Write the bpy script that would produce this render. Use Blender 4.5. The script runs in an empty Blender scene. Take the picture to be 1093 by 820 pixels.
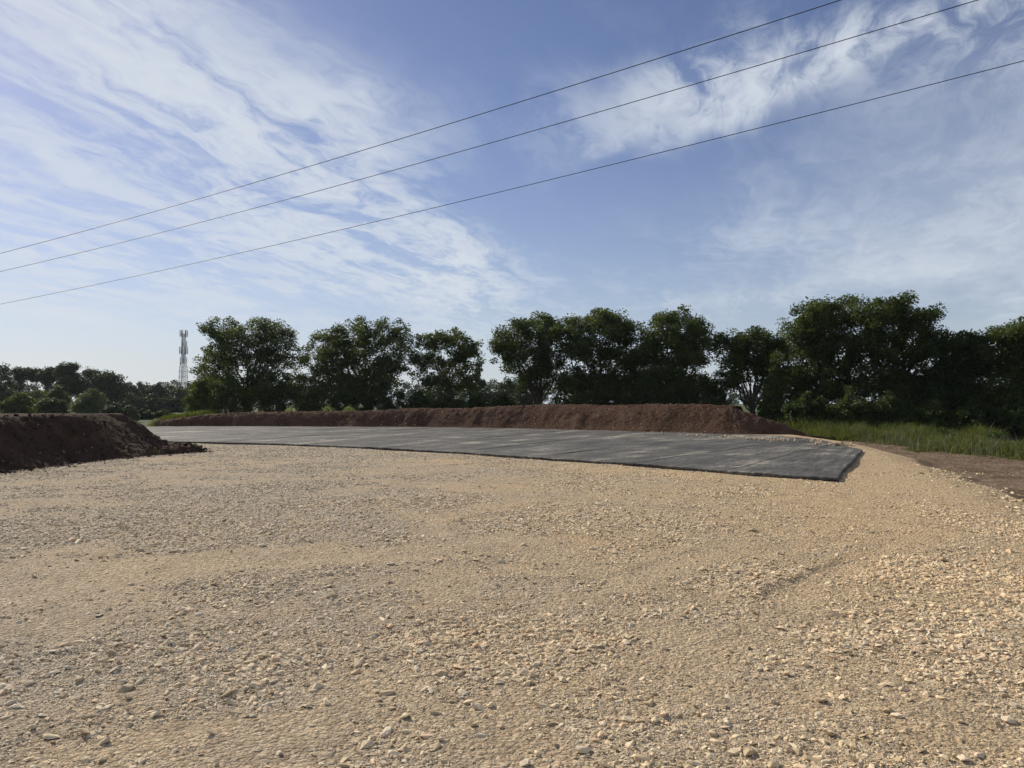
import bpy, bmesh, math, random
import numpy as np
from mathutils import Vector, Matrix

random.seed(7)
rng = np.random.default_rng(7)
R = math.radians
scene = bpy.context.scene
COL = scene.collection

# ------------------------------------------------------------------ camera
F = 826.0            # focal length in pixels of the 1093 x 820 photograph
CX, HOR = 546.5, 430.0
EYE = 1.6
cam_d = bpy.data.cameras.new('camera')
cam_d.sensor_width = 36.0
cam_d.lens = 36.0 * F / 1093.0
cam_d.clip_end = 6000
cam = bpy.data.objects.new('camera', cam_d)
COL.objects.link(cam)
cam.location = (0, 0, EYE)
cam.rotation_euler = (R(90) + math.atan((HOR - 410.0) / F), 0, 0)
scene.camera = cam

# ------------------------------------------------------------------ sun, sky, exposure
SUN_AZ, SUN_EL = R(-43), R(33)          # azimuth from +Y (forward), negative = left
sun_vec = Vector((math.sin(SUN_AZ) * math.cos(SUN_EL), math.cos(SUN_AZ) * math.cos(SUN_EL), math.sin(SUN_EL)))
sun_d = bpy.data.lights.new('sun', 'SUN')
sun_d.energy = 4.2
sun_d.angle = R(0.6)
sun_d.color = (1.0, 0.90, 0.76)
sun = bpy.data.objects.new('sun', sun_d)
COL.objects.link(sun)
sun.rotation_euler = sun_vec.to_track_quat('Z', 'Y').to_euler()
scene.view_settings.view_transform = 'Standard'
scene.view_settings.look = 'None'
scene.view_settings.exposure = 0.36
scene.view_settings.gamma = 1.0
SKY_STRENGTH = 0.061
scene.cycles.max_bounces = 6
scene.cycles.diffuse_bounces = 3


class NT:
    """small helper for building node trees"""
    def __init__(self, tree):
        self.t = tree

    def n(self, kind, ins=None, **props):
        nd = self.t.nodes.new(kind)
        for k, v in props.items():
            setattr(nd, k, v)
        for k, v in (ins or {}).items():
            s = nd.inputs[k]
            if isinstance(v, bpy.types.NodeSocket):
                self.t.links.new(v, s)
            else:
                s.default_value = v
        return nd

    def m(self, op, a, b=0.0, c=0.0, clamp=False):
        nd = self.t.nodes.new('ShaderNodeMath')
        nd.operation = op
        nd.use_clamp = clamp
        for i, v in enumerate((a, b, c)):
            if isinstance(v, bpy.types.NodeSocket):
                self.t.links.new(v, nd.inputs[i])
            else:
                nd.inputs[i].default_value = v
        return nd.outputs[0]

    def mix(self, f, a, b, blend='MIX'):
        nd = self.t.nodes.new('ShaderNodeMix')
        nd.data_type = 'RGBA'
        nd.blend_type = blend
        for s, v in ((nd.inputs[0], f), (nd.inputs[6], a), (nd.inputs[7], b)):
            if isinstance(v, bpy.types.NodeSocket):
                self.t.links.new(v, s)
            else:
                s.default_value = v if not isinstance(v, tuple) or len(v) == 4 else (*v, 1)
        return nd.outputs[2]

    def ramp(self, f, stops):
        nd = self.t.nodes.new('ShaderNodeValToRGB')
        if isinstance(f, bpy.types.NodeSocket):
            self.t.links.new(f, nd.inputs[0])
        els = nd.color_ramp.elements
        while len(els) < len(stops):
            els.new(0.5)
        for e, (p, c) in zip(els, stops):
            e.position = p
            e.color = (*c, 1) if not isinstance(c, float) else (c, c, c, 1)
        return nd.outputs[0]

    def smooth(self, x, a, b):
        nd = self.t.nodes.new('ShaderNodeMapRange')
        nd.interpolation_type = 'SMOOTHSTEP'
        self.t.links.new(x, nd.inputs[0])
        nd.inputs[1].default_value = a
        nd.inputs[2].default_value = b
        return nd.outputs[0]


def px_az_el(px, py):
    x, y, z = (px - CX) / F, 1.0, (HOR - py) / F
    return math.atan2(x, y), math.atan2(z, math.hypot(x, y))


def build_world():
    w = bpy.data.worlds.new('World')
    scene.world = w
    w.use_nodes = True
    t = w.node_tree
    t.nodes.clear()
    N = NT(t)
    sky = N.n('ShaderNodeTexSky', sky_type='NISHITA', sun_disc=False, sun_elevation=SUN_EL,
              sun_rotation=SUN_AZ, altitude=80, air_density=1.0, dust_density=0.35, ozone_density=1.6)
    tc = N.n('ShaderNodeTexCoord')
    d = tc.outputs['Generated']
    sep = N.n('ShaderNodeSeparateXYZ', {0: d})
    X, Y, Z = sep.outputs
    az = N.m('ARCTAN2', X, Y)
    el = N.m('ARCSINE', Z)
    # cloud-layer coordinates: the direction projected on a flat layer high above
    zz = N.m('ADD', N.m('MAXIMUM', Z, 0.0), 0.10)
    pu = N.m('DIVIDE', X, zz)
    pv = N.m('DIVIDE', Y, zz)
    a = math.atan2(1.0, 2.6)      # cirrus drift direction
    q1 = N.m('ADD', N.m('MULTIPLY', pu, math.cos(a)), N.m('MULTIPLY', pv, -math.sin(a)))   # across
    q2 = N.m('ADD', N.m('MULTIPLY', pu, math.sin(a)), N.m('MULTIPLY', pv, math.cos(a)))    # along
    base = N.n('ShaderNodeCombineXYZ', {0: N.m('MULTIPLY', q1, 1.0), 1: N.m('MULTIPLY', q2, 0.60)}).outputs[0]
    warp = N.n('ShaderNodeTexNoise', {'Vector': base, 'Scale': 1.3, 'Detail': 4.0, 'Roughness': 0.6})
    wv = N.n('ShaderNodeVectorMath', {0: warp.outputs['Color'], 1: (0.5, 0.5, 0.5)}, operation='SUBTRACT').outputs[0]
    wv = N.n('ShaderNodeVectorMath', {0: wv, 'Scale': 1.25}, operation='SCALE').outputs[0]
    wb = N.n('ShaderNodeVectorMath', {0: base, 1: wv}, operation='ADD').outputs[0]
    n1 = N.n('ShaderNodeTexNoise', {'Vector': wb, 'Scale': 2.1, 'Detail': 10.0, 'Roughness': 0.62}).outputs[0]
    st = N.n('ShaderNodeCombineXYZ', {0: N.m('MULTIPLY', q1, 4.4), 1: N.m('MULTIPLY', q2, 0.70)}).outputs[0]
    st = N.n('ShaderNodeVectorMath', {0: st, 1: N.n('ShaderNodeVectorMath', {0: wv, 'Scale': 2.6}, operation='SCALE').outputs[0]}, operation='ADD').outputs[0]
    n2 = N.n('ShaderNodeTexNoise', {'Vector': st, 'Scale': 1.6, 'Detail': 9.0, 'Roughness': 0.66}).outputs[0]
    n3 = N.n('ShaderNodeTexNoise', {'Vector': wb, 'Scale': 9.0, 'Detail': 6.0, 'Roughness': 0.6}).outputs[0]
    # where the cirrus fields lie (azimuth / elevation), bent by the same warp
    ws = N.n('ShaderNodeSeparateXYZ', {0: wv}).outputs
    azw = N.m('ADD', az, N.m('MULTIPLY', ws[0], 0.30))
    elw = N.m('ADD', el, N.m('MULTIPLY', ws[1], 0.22))
    fields = [  # px, py, half length px, half width px, angle deg (image, clockwise), weight
        (10, 170, 200, 150, 20, 0.62),
        (180, 95, 320, 60, 40, 0.85),
        (400, 215, 230, 44, 42, 0.70),
        (510, 290, 90, 36, 15, 0.60),
        (900, 40, 220, 27, -9, 1.15),
        (1090, 30, 130, 50, -20, 0.35),
        (1070, 215, 190, 75, -8, 0.62),
        (930, 285, 170, 26, -4, 0.50),
        (150, 285, 220, 36, 4, 0.40),
        (700, 125, 90, 14, -14, 0.35),
    ]
    cov = None
    for (px, py, hl, hw, ang, wgt) in fields:
        a0, e0 = px_az_el(px, py)
        ca, sa = math.cos(R(ang)), math.sin(R(ang))
        dx = N.m('SUBTRACT', azw, a0)
        dy = N.m('SUBTRACT', elw, e0)
        l = N.m('DIVIDE', N.m('SUBTRACT', N.m('MULTIPLY', dx, ca), N.m('MULTIPLY', dy, sa)), hl / F)
        s = N.m('DIVIDE', N.m('ADD', N.m('MULTIPLY', dx, sa), N.m('MULTIPLY', dy, ca)), hw / F)
        g = N.m('EXPONENT', N.m('MULTIPLY', N.m('ADD', N.m('MULTIPLY', l, l), N.m('MULTIPLY', s, s)), -1.0))
        g = N.m('MULTIPLY', g, wgt)
        cov = g if cov is None else N.m('ADD', cov, g)
    # the rest of the sky goes on with loose cirrus
    far = N.n('ShaderNodeTexNoise', {'Vector': base, 'Scale': 0.55, 'Detail': 2.0}).outputs[0]
    away = N.smooth(N.m('ABSOLUTE', az), 0.75, 1.3)
    high = N.smooth(el, 0.55, 0.9)
    cov = N.m('ADD', cov, N.m('MULTIPLY', N.m('MULTIPLY', far, 0.9), N.m('MAXIMUM', away, high)))
    tex = N.m('ADD', N.m('MULTIPLY', n1, 0.74), N.m('ADD', N.m('MULTIPLY', n2, 0.75), N.m('MULTIPLY', n3, 0.26)))
    tex = N.smooth(tex, 0.73, 1.06)
    # the veil on the right is smooth, the fields on the left are torn
    soft = N.m('MULTIPLY', N.smooth(az, 0.18, 0.42), N.m('SUBTRACT', 1.0, N.smooth(el, 0.30, 0.42)))
    texs = N.m('ADD', N.m('MULTIPLY', tex, N.m('SUBTRACT', 1.75, N.m('MULTIPLY', soft, 1.15))), N.m('ADD', N.m('MULTIPLY', soft, 0.50), 0.06))
    dens = N.m('MULTIPLY', cov, texs)
    thin = N.m('MULTIPLY', N.smooth(n2, 0.5, 0.75), 0.035)
    dens = N.m('ADD', dens, thin)
    dens = N.m('SUBTRACT', 1.0, N.m('EXPONENT', N.m('MULTIPLY', dens, -1.25)))
    dens = N.m('MULTIPLY', dens, N.smooth(el, 0.015, 0.12))
    scol = N.n('ShaderNodeVectorMath', {0: sky.outputs[0], 'Scale': SKY_STRENGTH}, operation='SCALE').outputs[0]
    scol = N.mix(1.0, scol, (0.92, 0.885, 1.05), 'MULTIPLY')
    hz = N.m('MULTIPLY', N.m('EXPONENT', N.m('MULTIPLY', N.m('MAXIMUM', el, 0.0), -9.0)), 0.88)
    scol = N.mix(hz, scol, (0.425, 0.495, 0.555))
    out = N.mix(dens, scol, (0.53, 0.57, 0.625))
    bg = N.n('ShaderNodeBackground', {'Color': out, 'Strength': 1.0})
    o = N.n('ShaderNodeOutputWorld', {0: bg.outputs[0]})


build_world()

# ------------------------------------------------------------------ helpers
def P(px, py, z=0.0):
    """point at height z seen at a photo pixel (pixel gives the direction, the ground the distance)"""
    d = (EYE - z) * F / (py - HOR)
    return ((px - CX) / F * d, d, z)


def at_depth(px, py, d):
    return ((px - CX) / F * d, d, EYE + (HOR - py) / F * d)


def hash2(ix, iy, seed):
    h = (ix.astype(np.int64) * 374761393 + iy.astype(np.int64) * 668265263 + seed * 1274126177) & 0xFFFFFFFF
    h = ((h ^ (h >> 13)) * 1274126177) & 0xFFFFFFFF
    h = h ^ (h >> 16)
    return (h & 0xFFFFFF) / float(0xFFFFFF)


def vnoise(x, y, seed=0):
    x = np.asarray(x, float); y = np.asarray(y, float)
    ix = np.floor(x); iy = np.floor(y)
    fx = x - ix; fy = y - iy
    fx = fx * fx * fx * (fx * (fx * 6 - 15) + 10); fy = fy * fy * fy * (fy * (fy * 6 - 15) + 10)
    a = hash2(ix, iy, seed); b = hash2(ix + 1, iy, seed)
    c = hash2(ix, iy + 1, seed); d = hash2(ix + 1, iy + 1, seed)
    return (a + (b - a) * fx) * (1 - fy) + (c + (d - c) * fx) * fy


def fbm(x, y, oct=4, seed=0, gain=0.5):
    s = 0; a = 1; tot = 0
    x = np.asarray(x, float); y = np.asarray(y, float)
    for o in range(oct):
        s = s + a * vnoise(x, y, seed + o * 17); tot += a
        x, y = x * 1.7 + y * 1.1 + 13.7, y * 1.7 - x * 1.1 + 7.3
        a *= gain
    return s / tot


def sstep(x, a, b):
    t = np.clip((np.asarray(x, float) - a) / (b - a), 0, 1)
    return t * t * (3 - 2 * t)


def mesh_np(name, verts, faces, mat=None, smooth=False, parent=None):
    """faces: (n,3) or (n,4) int array, or list of such arrays"""
    me = bpy.data.meshes.new(name)
    verts = np.asarray(verts, np.float32)
    if not isinstance(faces, list):
        faces = [faces]
    faces = [np.asarray(f, np.int32) for f in faces if len(f)]
    loops = np.concatenate([f.ravel() for f in faces])
    sizes = np.concatenate([np.full(len(f), f.shape[1], np.int32) for f in faces])
    starts = np.concatenate([[0], np.cumsum(sizes)[:-1]]).astype(np.int32)
    me.vertices.add(len(verts)); me.vertices.foreach_set('co', verts.ravel())
    me.loops.add(len(loops)); me.loops.foreach_set('vertex_index', loops)
    me.polygons.add(len(sizes)); me.polygons.foreach_set('loop_start', starts)
    if smooth:
        me.polygons.foreach_set('use_smooth', np.ones(len(sizes), bool))
    me.update(calc_edges=True)
    me.validate()
    if mat:
        me.materials.append(mat)
    o = bpy.data.objects.new(name, me)
    COL.objects.link(o)
    if parent:
        o.parent = parent
    return o


def grid_faces(nr, nc):
    i = np.arange(nr - 1)[:, None] * nc + np.arange(nc - 1)[None, :]
    i = i.ravel()
    return np.stack([i, i + 1, i + nc + 1, i + nc], 1)


def tag(o, label=None, cat=None, group=None, kind=None):
    if label: o['label'] = label
    if cat: o['category'] = cat
    if group: o['group'] = group
    if kind: o['kind'] = kind
    return o


def empty(name, loc=(0, 0, 0)):
    o = bpy.data.objects.new(name, None)
    o.location = loc
    o.empty_display_size = 0.2
    COL.objects.link(o)
    return o


def tube_np(pts, radii, sides=6):
    """verts, quads of a tapered tube through pts"""
    pts = np.asarray(pts, float); n = len(pts)
    radii = np.asarray(radii, float)
    tang = np.gradient(pts, axis=0)
    tang /= np.linalg.norm(tang, axis=1)[:, None] + 1e-9
    ref = np.array([0.0, 0, 1]) if abs(tang[0][2]) < 0.8 else np.array([1.0, 0, 0])
    s = np.cross(tang, ref); s /= np.linalg.norm(s, axis=1)[:, None] + 1e-9
    u = np.cross(s, tang)
    an = np.linspace(0, 2 * np.pi, sides, endpoint=False)
    v = pts[:, None, :] + radii[:, None, None] * (np.cos(an)[None, :, None] * s[:, None, :] + np.sin(an)[None, :, None] * u[:, None, :])
    v = v.reshape(-1, 3)
    i = np.arange(n - 1)[:, None] * sides
    j = np.arange(sides)[None, :]
    j2 = (j + 1) % sides
    q = np.stack([i + j, i + j2, i + sides + j2, i + sides + j], -1).reshape(-1, 4)
    return v, q


class Acc:
    def __init__(self):
        self.v = []; self.q = []; self.n = 0

    def add(self, v, q):
        self.v.append(v); self.q.append(np.asarray(q) + self.n); self.n += len(v)

    def tube(self, pts, radii, sides=6):
        self.add(*tube_np(pts, radii, sides))

    def box(self, c, s, rz=0.0):
        x, y, z = s[0] / 2, s[1] / 2, s[2] / 2
        v = np.array([(a, b, d) for d in (-z, z) for b in (-y, y) for a in (-x, x)])
        co, si = math.cos(rz), math.sin(rz)
        v = np.stack([v[:, 0] * co - v[:, 1] * si, v[:, 0] * si + v[:, 1] * co, v[:, 2]], 1) + np.array(c)
        q = np.array([(0, 2, 3, 1), (4, 5, 7, 6), (0, 1, 5, 4), (2, 6, 7, 3), (0, 4, 6, 2), (1, 3, 7, 5)])
        self.add(v, q)

    def build(self, name, mat, parent=None, smooth=False):
        return mesh_np(name, np.concatenate(self.v), np.concatenate(self.q), mat, smooth, parent)


# ------------------------------------------------------------------ materials
def new_mat(name):
    m = bpy.data.materials.new(name)
    m.use_nodes = True
    t = m.node_tree
    t.nodes.clear()
    N = NT(t)
    b = N.n('ShaderNodeBsdfPrincipled', {'Roughness': 0.95, 'Specular IOR Level': 0.2})
    o = N.n('ShaderNodeOutputMaterial', {0: b.outputs[0]})
    return m, N, b, o


def link(N, a, b):
    N.t.links.new(a, b)


def gravel_ground_mat():
    m, N, b, o = new_mat('gravel_fines')
    pos = N.n('ShaderNodeNewGeometry').outputs['Position']
    att = N.n('ShaderNodeAttribute', attribute_name='coarse').outputs['Fac']
    dirt = N.n('ShaderNodeAttribute', attribute_name='dirt').outputs['Fac']
    big = N.n('ShaderNodeTexNoise', {'Vector': pos, 'Scale': 0.32, 'Detail': 5.0, 'Roughness': 0.6}).outputs[0]
    mid = N.n('ShaderNodeTexNoise', {'Vector': pos, 'Scale': 2.3, 'Detail': 6.0, 'Roughness': 0.65}).outputs[0]
    fine = N.n('ShaderNodeTexNoise', {'Vector': pos, 'Scale': 55.0, 'Detail': 5.0, 'Roughness': 0.75}).outputs[0]
    vor = N.n('ShaderNodeTexVoronoi', {'Vector': pos, 'Scale': 62.0, 'Randomness': 1.0})
    vor2 = N.n('ShaderNodeTexVoronoi', {'Vector': pos, 'Scale': 27.0, 'Randomness': 1.0})
    c = N.ramp(big, [(0.30, (0.385, 0.300, 0.196)), (0.50, (0.440, 0.345, 0.226)), (0.68, (0.490, 0.365, 0.218))])
    c2 = N.ramp(mid, [(0.32, (0.320, 0.254, 0.175)), (0.5, (0.440, 0.352, 0.236)), (0.70, (0.51, 0.400, 0.258))])
    c = N.mix(0.55, c, c2)
    c = N.mix(N.m('MULTIPLY', N.smooth(att, 0.35, 0.9), 0.6), c, (0.42, 0.36, 0.275))
    # greyer stone towards the left, warm beige towards the right
    sx = N.n('ShaderNodeSeparateXYZ', {0: pos}).outputs[0]
    wf = N.smooth(N.m('ADD', sx, N.m('MULTIPLY', N.m('SUBTRACT', big, 0.5), 14.0)), -6.0, 6.0)
    c = N.mix(1.0, c, N.mix(wf, (0.93, 0.97, 1.06), (1.035, 1.0, 0.94)), 'MULTIPLY')
    # single chippings: lighter and darker grains
    g = N.n('ShaderNodeSeparateColor', {0: vor.outputs['Color']}).outputs[0]
    c = N.mix(0.75, c, N.mix(1.0, c, N.ramp(g, [(0.0, (0.70, 0.69, 0.67)), (0.5, (1.0, 1.0, 1.0)), (1.0, (1.32, 1.31, 1.30))]), 'MULTIPLY'))
    g2 = N.n('ShaderNodeSeparateColor', {0: vor2.outputs['Color']}).outputs[1]
    c = N.mix(0.6, c, N.mix(1.0, c, N.ramp(g2, [(0.0, (0.70, 0.68, 0.67)), (0.55, (1.0, 1.0, 1.0)), (1.0, (1.36, 1.35, 1.34))]), 'MULTIPLY'))
    c = N.mix(0.5, c, N.mix(1.0, c, N.ramp(fine, [(0.25, (0.72, 0.72, 0.72)), (0.75, (1.25, 1.25, 1.25))]), 'MULTIPLY'))
    vor3 = N.n('ShaderNodeTexVoronoi', {'Vector': pos, 'Scale': 13.0, 'Randomness': 1.0})
    g3 = N.n('ShaderNodeSeparateColor', {0: vor3.outputs['Color']}).outputs[2]
    chip = N.m('MULTIPLY', N.m('GREATER_THAN', g3, 0.62), N.m('SUBTRACT', 1.0, N.smooth(vor3.outputs['Distance'], 0.22, 0.38)))
    c = N.mix(N.m('MULTIPLY', chip, 0.55), c, (0.54, 0.455, 0.335))
    # brown soil where the pad runs out
    dn = N.m('ADD', dirt, N.m('MULTIPLY', N.m('SUBTRACT', mid, 0.5), 0.9))
    c = N.mix(N.smooth(dn, 0.35, 0.65), c, (0.135, 0.095, 0.065))
    link(N, c, b.inputs['Base Color'])
    h = N.m('ADD', N.m('MULTIPLY', N.m('SUBTRACT', 1.0, vor.outputs['Distance']), 0.9), N.m('ADD', N.m('MULTIPLY', N.m('SUBTRACT', 1.0, vor2.outputs['Distance']), 1.6), N.m('ADD', fine, N.m('MULTIPLY', chip, 0.9))))
    bp = N.n('ShaderNodeBump', {'Height': h, 'Strength': 0.9, 'Distance': 0.017})
    link(N, bp.outputs[0], b.inputs['Normal'])
    b.inputs['Roughness'].default_value = 1.0
    b.inputs['Specular IOR Level'].default_value = 0.1
    return m


def stone_mat(name, tint=(1, 1, 1)):
    m, N, b, o = new_mat(name)
    rnd = N.n('ShaderNodeObjectInfo').outputs['Random']
    tc = N.n('ShaderNodeTexCoord').outputs['Object']
    pos = N.n('ShaderNodeNewGeometry').outputs['Position']
    c = N.ramp(rnd, [(0.0, (0.22, 0.18, 0.13)), (0.22, (0.36, 0.295, 0.21)), (0.45, (0.41, 0.345, 0.255)), (0.66, (0.37, 0.33, 0.275)),
                     (0.80, (0.47, 0.40, 0.30)), (0.90, (0.40, 0.29, 0.20)), (1.0, (0.56, 0.49, 0.38))])
    n = N.n('ShaderNodeTexNoise', {'Vector': pos, 'Scale': 45.0, 'Detail': 5.0, 'Roughness': 0.7}).outputs[0]
    c = N.mix(1.0, c, N.ramp(n, [(0.25, (0.74, 0.73, 0.72)), (0.75, (1.2, 1.2, 1.2))]), 'MULTIPLY')
    big = N.n('ShaderNodeTexNoise', {'Vector': pos, 'Scale': 0.32, 'Detail': 5.0, 'Roughness': 0.6}).outputs[0]
    sx = N.n('ShaderNodeSeparateXYZ', {0: pos}).outputs[0]
    wf = N.smooth(N.m('ADD', sx, N.m('MULTIPLY', N.m('SUBTRACT', big, 0.5), 14.0)), -6.0, 6.0)
    c = N.mix(1.0, c, N.mix(wf, (0.95, 0.985, 1.06), (1.035, 1.0, 0.94)), 'MULTIPLY')
    c = N.mix(1.0, c, tint, 'MULTIPLY')
    link(N, c, b.inputs['Base Color'])
    bp = N.n('ShaderNodeBump', {'Height': n, 'Strength': 0.5, 'Distance': 0.006})
    link(N, bp.outputs[0], b.inputs['Normal'])
    return m


def soil_mat(name, dark, mid, light, scale=1.0):
    m, N, b, o = new_mat(name)
    pos = N.n('ShaderNodeNewGeometry').outputs['Position']
    n1 = N.n('ShaderNodeTexNoise', {'Vector': pos, 'Scale': 0.9 * scale, 'Detail': 8.0, 'Roughness': 0.65}).outputs[0]
    n2 = N.n('ShaderNodeTexNoise', {'Vector': pos, 'Scale': 9.0 * scale, 'Detail': 7.0, 'Roughness': 0.7}).outputs[0]
    v = N.n('ShaderNodeTexVoronoi', {'Vector': pos, 'Scale': 7.0 * scale})
    c = N.ramp(n1, [(0.30, dark), (0.5, mid), (0.72, light)])
    c = N.mix(0.7, c, N.mix(1.0, c, N.ramp(n2, [(0.25, (0.6, 0.6, 0.6)), (0.75, (1.4, 1.38, 1.36))]), 'MULTIPLY'))
    # pale flecks of stone in the soil
    sp = N.n('ShaderNodeTexVoronoi', {'Vector': pos, 'Scale': 4.2 * scale})
    spr = N.n('ShaderNodeSeparateColor', {0: sp.outputs['Color']}).outputs[0]
    fl = N.m('MULTIPLY', N.m('GREATER_THAN', spr, 0.90), N.m('LESS_THAN', sp.outputs['Distance'], 0.16))
    c = N.mix(N.m('MULTIPLY', fl, 0.7), c, (0.30, 0.25, 0.20))
    link(N, c, b.inputs['Base Color'])
    h = N.m('ADD', N.m('MULTIPLY', v.outputs['Distance'], -0.8), N.m('MULTIPLY', n2, 1.2))
    bp = N.n('ShaderNodeBump', {'Height': h, 'Strength': 1.0, 'Distance': 0.07 / scale})
    link(N, bp.outputs[0], b.inputs['Normal'])
    b.inputs['Specular IOR Level'].default_value = 0.05
    return m


def leaf_mat(name, cols, trans=0.35):
    m, N, b, o = new_mat(name)
    t = N.t
    rnd = N.n('ShaderNodeNewGeometry').outputs['Random Per Island']
    pos = N.n('ShaderNodeNewGeometry').outputs['Position']
    n = N.n('ShaderNodeTexNoise', {'Vector': pos, 'Scale': 0.55, 'Detail': 3.0}).outputs[0]
    f = N.m('ADD', N.m('MULTIPLY', rnd, 0.55), N.m('MULTIPLY', n, 0.6))
    c = N.ramp(f, [(0.25, cols[0]), (0.55, cols[1]), (0.85, cols[2])])
    link(N, c, b.inputs['Base Color'])
    b.inputs['Roughness'].default_value = 0.6
    b.inputs['Specular IOR Level'].default_value = 0.25
    tr = N.n('ShaderNodeBsdfTranslucent', {'Color': N.mix(1.0, c, (1.5, 1.6, 0.55), 'MULTIPLY')})
    mx = N.n('ShaderNodeMixShader', {0: trans, 1: b.outputs[0], 2: tr.outputs[0]})
    link(N, mx.outputs[0], o.inputs[0])
    return m


def bark_mat():
    m, N, b, o = new_mat('bark')
    pos = N.n('ShaderNodeNewGeometry').outputs['Position']
    n = N.n('ShaderNodeTexNoise', {'Vector': pos, 'Scale': 6.0, 'Detail': 6.0}).outputs[0]
    link(N, N.ramp(n, [(0.3, (0.05, 0.042, 0.033)), (0.7, (0.11, 0.095, 0.075))]), b.inputs['Base Color'])
    bp = N.n('ShaderNodeBump', {'Height': n, 'Strength': 0.8, 'Distance': 0.03})
    link(N, bp.outputs[0], b.inputs['Normal'])
    return m


def mat_fabric():
    m, N, b, o = new_mat('geotextile')
    pos = N.n('ShaderNodeNewGeometry').outputs['Position']
    att = N.n('ShaderNodeAttribute', attribute_name='strip')      # x across the roll (m), y along (m), z roll number
    uv = att.outputs['Vector']
    s = N.n('ShaderNodeSeparateXYZ', {0: uv}).outputs
    st = N.n('ShaderNodeCombineXYZ', {0: N.m('MULTIPLY', s[0], 1.9), 1: N.m('MULTIPLY', s[1], 0.34), 2: N.m('MULTIPLY', s[2], 7.7)}).outputs[0]
    streak = N.n('ShaderNodeTexNoise', {'Vector': st, 'Scale': 1.0, 'Detail': 7.0, 'Roughness': 0.65}).outputs[0]
    blot = N.n('ShaderNodeTexNoise', {'Vector': pos, 'Scale': 0.55, 'Detail': 7.0, 'Roughness': 0.68}).outputs[0]
    fine = N.n('ShaderNodeTexNoise', {'Vector': pos, 'Scale': 9.0, 'Detail': 7.0, 'Roughness': 0.75}).outputs[0]
    big = N.n('ShaderNodeTexNoise', {'Vector': N.n('ShaderNodeCombineXYZ', {0: N.m('MULTIPLY', s[0], 0.55), 1: N.m('MULTIPLY', s[1], 0.10), 2: N.m('MULTIPLY', s[2], 3.3)}).outputs[0], 'Scale': 1.0, 'Detail': 4.0}).outputs[0]
    f = N.m('ADD', N.m('MULTIPLY', streak, 0.42), N.m('ADD', N.m('MULTIPLY', blot, 0.42), N.m('MULTIPLY', big, 0.35)))
    f = N.m('ADD', f, N.m('MULTIPLY', N.m('SUBTRACT', fine, 0.5), 0.22))
    c = N.ramp(f, [(0.46, (0.042, 0.043, 0.042)), (0.57, (0.075, 0.075, 0.070)), (0.64, (0.115, 0.110, 0.098)), (0.715, (0.27, 0.25, 0.21))])
    c = N.mix(0.7, c, N.mix(1.0, c, N.ramp(fine, [(0.3, (0.45, 0.45, 0.45)), (0.7, (1.55, 1.55, 1.55))]), 'MULTIPLY'))
    link(N, c, b.inputs['Base Color'])
    wr = N.n('ShaderNodeTexNoise', {'Vector': st, 'Scale': 2.4, 'Detail': 5.0, 'Roughness': 0.6}).outputs[0]
    bp = N.n('ShaderNodeBump', {'Height': wr, 'Strength': 0.6, 'Distance': 0.10})
    bp2 = N.n('ShaderNodeBump', {'Height': fine, 'Strength': 0.35, 'Distance': 0.01, 'Normal': bp.outputs[0]})
    link(N, bp2.outputs[0], b.inputs['Normal'])
    b.inputs['Roughness'].default_value = 0.8
    b.inputs['Specular IOR Level'].default_value = 0.18
    return m


def field_mat():
    m, N, b, o = new_mat('field_ground')
    pos = N.n('ShaderNodeNewGeometry').outputs['Position']
    n1 = N.n('ShaderNodeTexNoise', {'Vector': pos, 'Scale': 0.06, 'Detail': 6.0}).outputs[0]
    n2 = N.n('ShaderNodeTexNoise', {'Vector': pos, 'Scale': 1.8, 'Detail': 7.0, 'Roughness': 0.7}).outputs[0]
    c = N.ramp(n1, [(0.35, (0.035, 0.055, 0.016)), (0.55, (0.058, 0.082, 0.022)), (0.7, (0.085, 0.10, 0.032))])
    c = N.mix(0.8, c, N.mix(1.0, c, N.ramp(n2, [(0.25, (0.55, 0.55, 0.5)), (0.75, (1.4, 1.4, 1.3))]), 'MULTIPLY'))
    link(N, c, b.inputs['Base Color'])
    bp = N.n('ShaderNodeBump', {'Height': n2, 'Strength': 1.0, 'Distance': 0.25})
    link(N, bp.outputs[0], b.inputs['Normal'])
    return m


def plain_mat(name, col, rough=0.6, metal=0.0, var=0.25):
    m, N, b, o = new_mat(name)
    pos = N.n('ShaderNodeNewGeometry').outputs['Position']
    n = N.n('ShaderNodeTexNoise', {'Vector': pos, 'Scale': 3.0, 'Detail': 4.0}).outputs[0]
    lo = tuple(x * (1 - var) for x in col); hi = tuple(min(1, x * (1 + var)) for x in col)
    link(N, N.ramp(n, [(0.3, lo), (0.7, hi)]), b.inputs['Base Color'])
    b.inputs['Roughness'].default_value = rough
    b.inputs['Metallic'].default_value = metal
    return m


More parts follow.
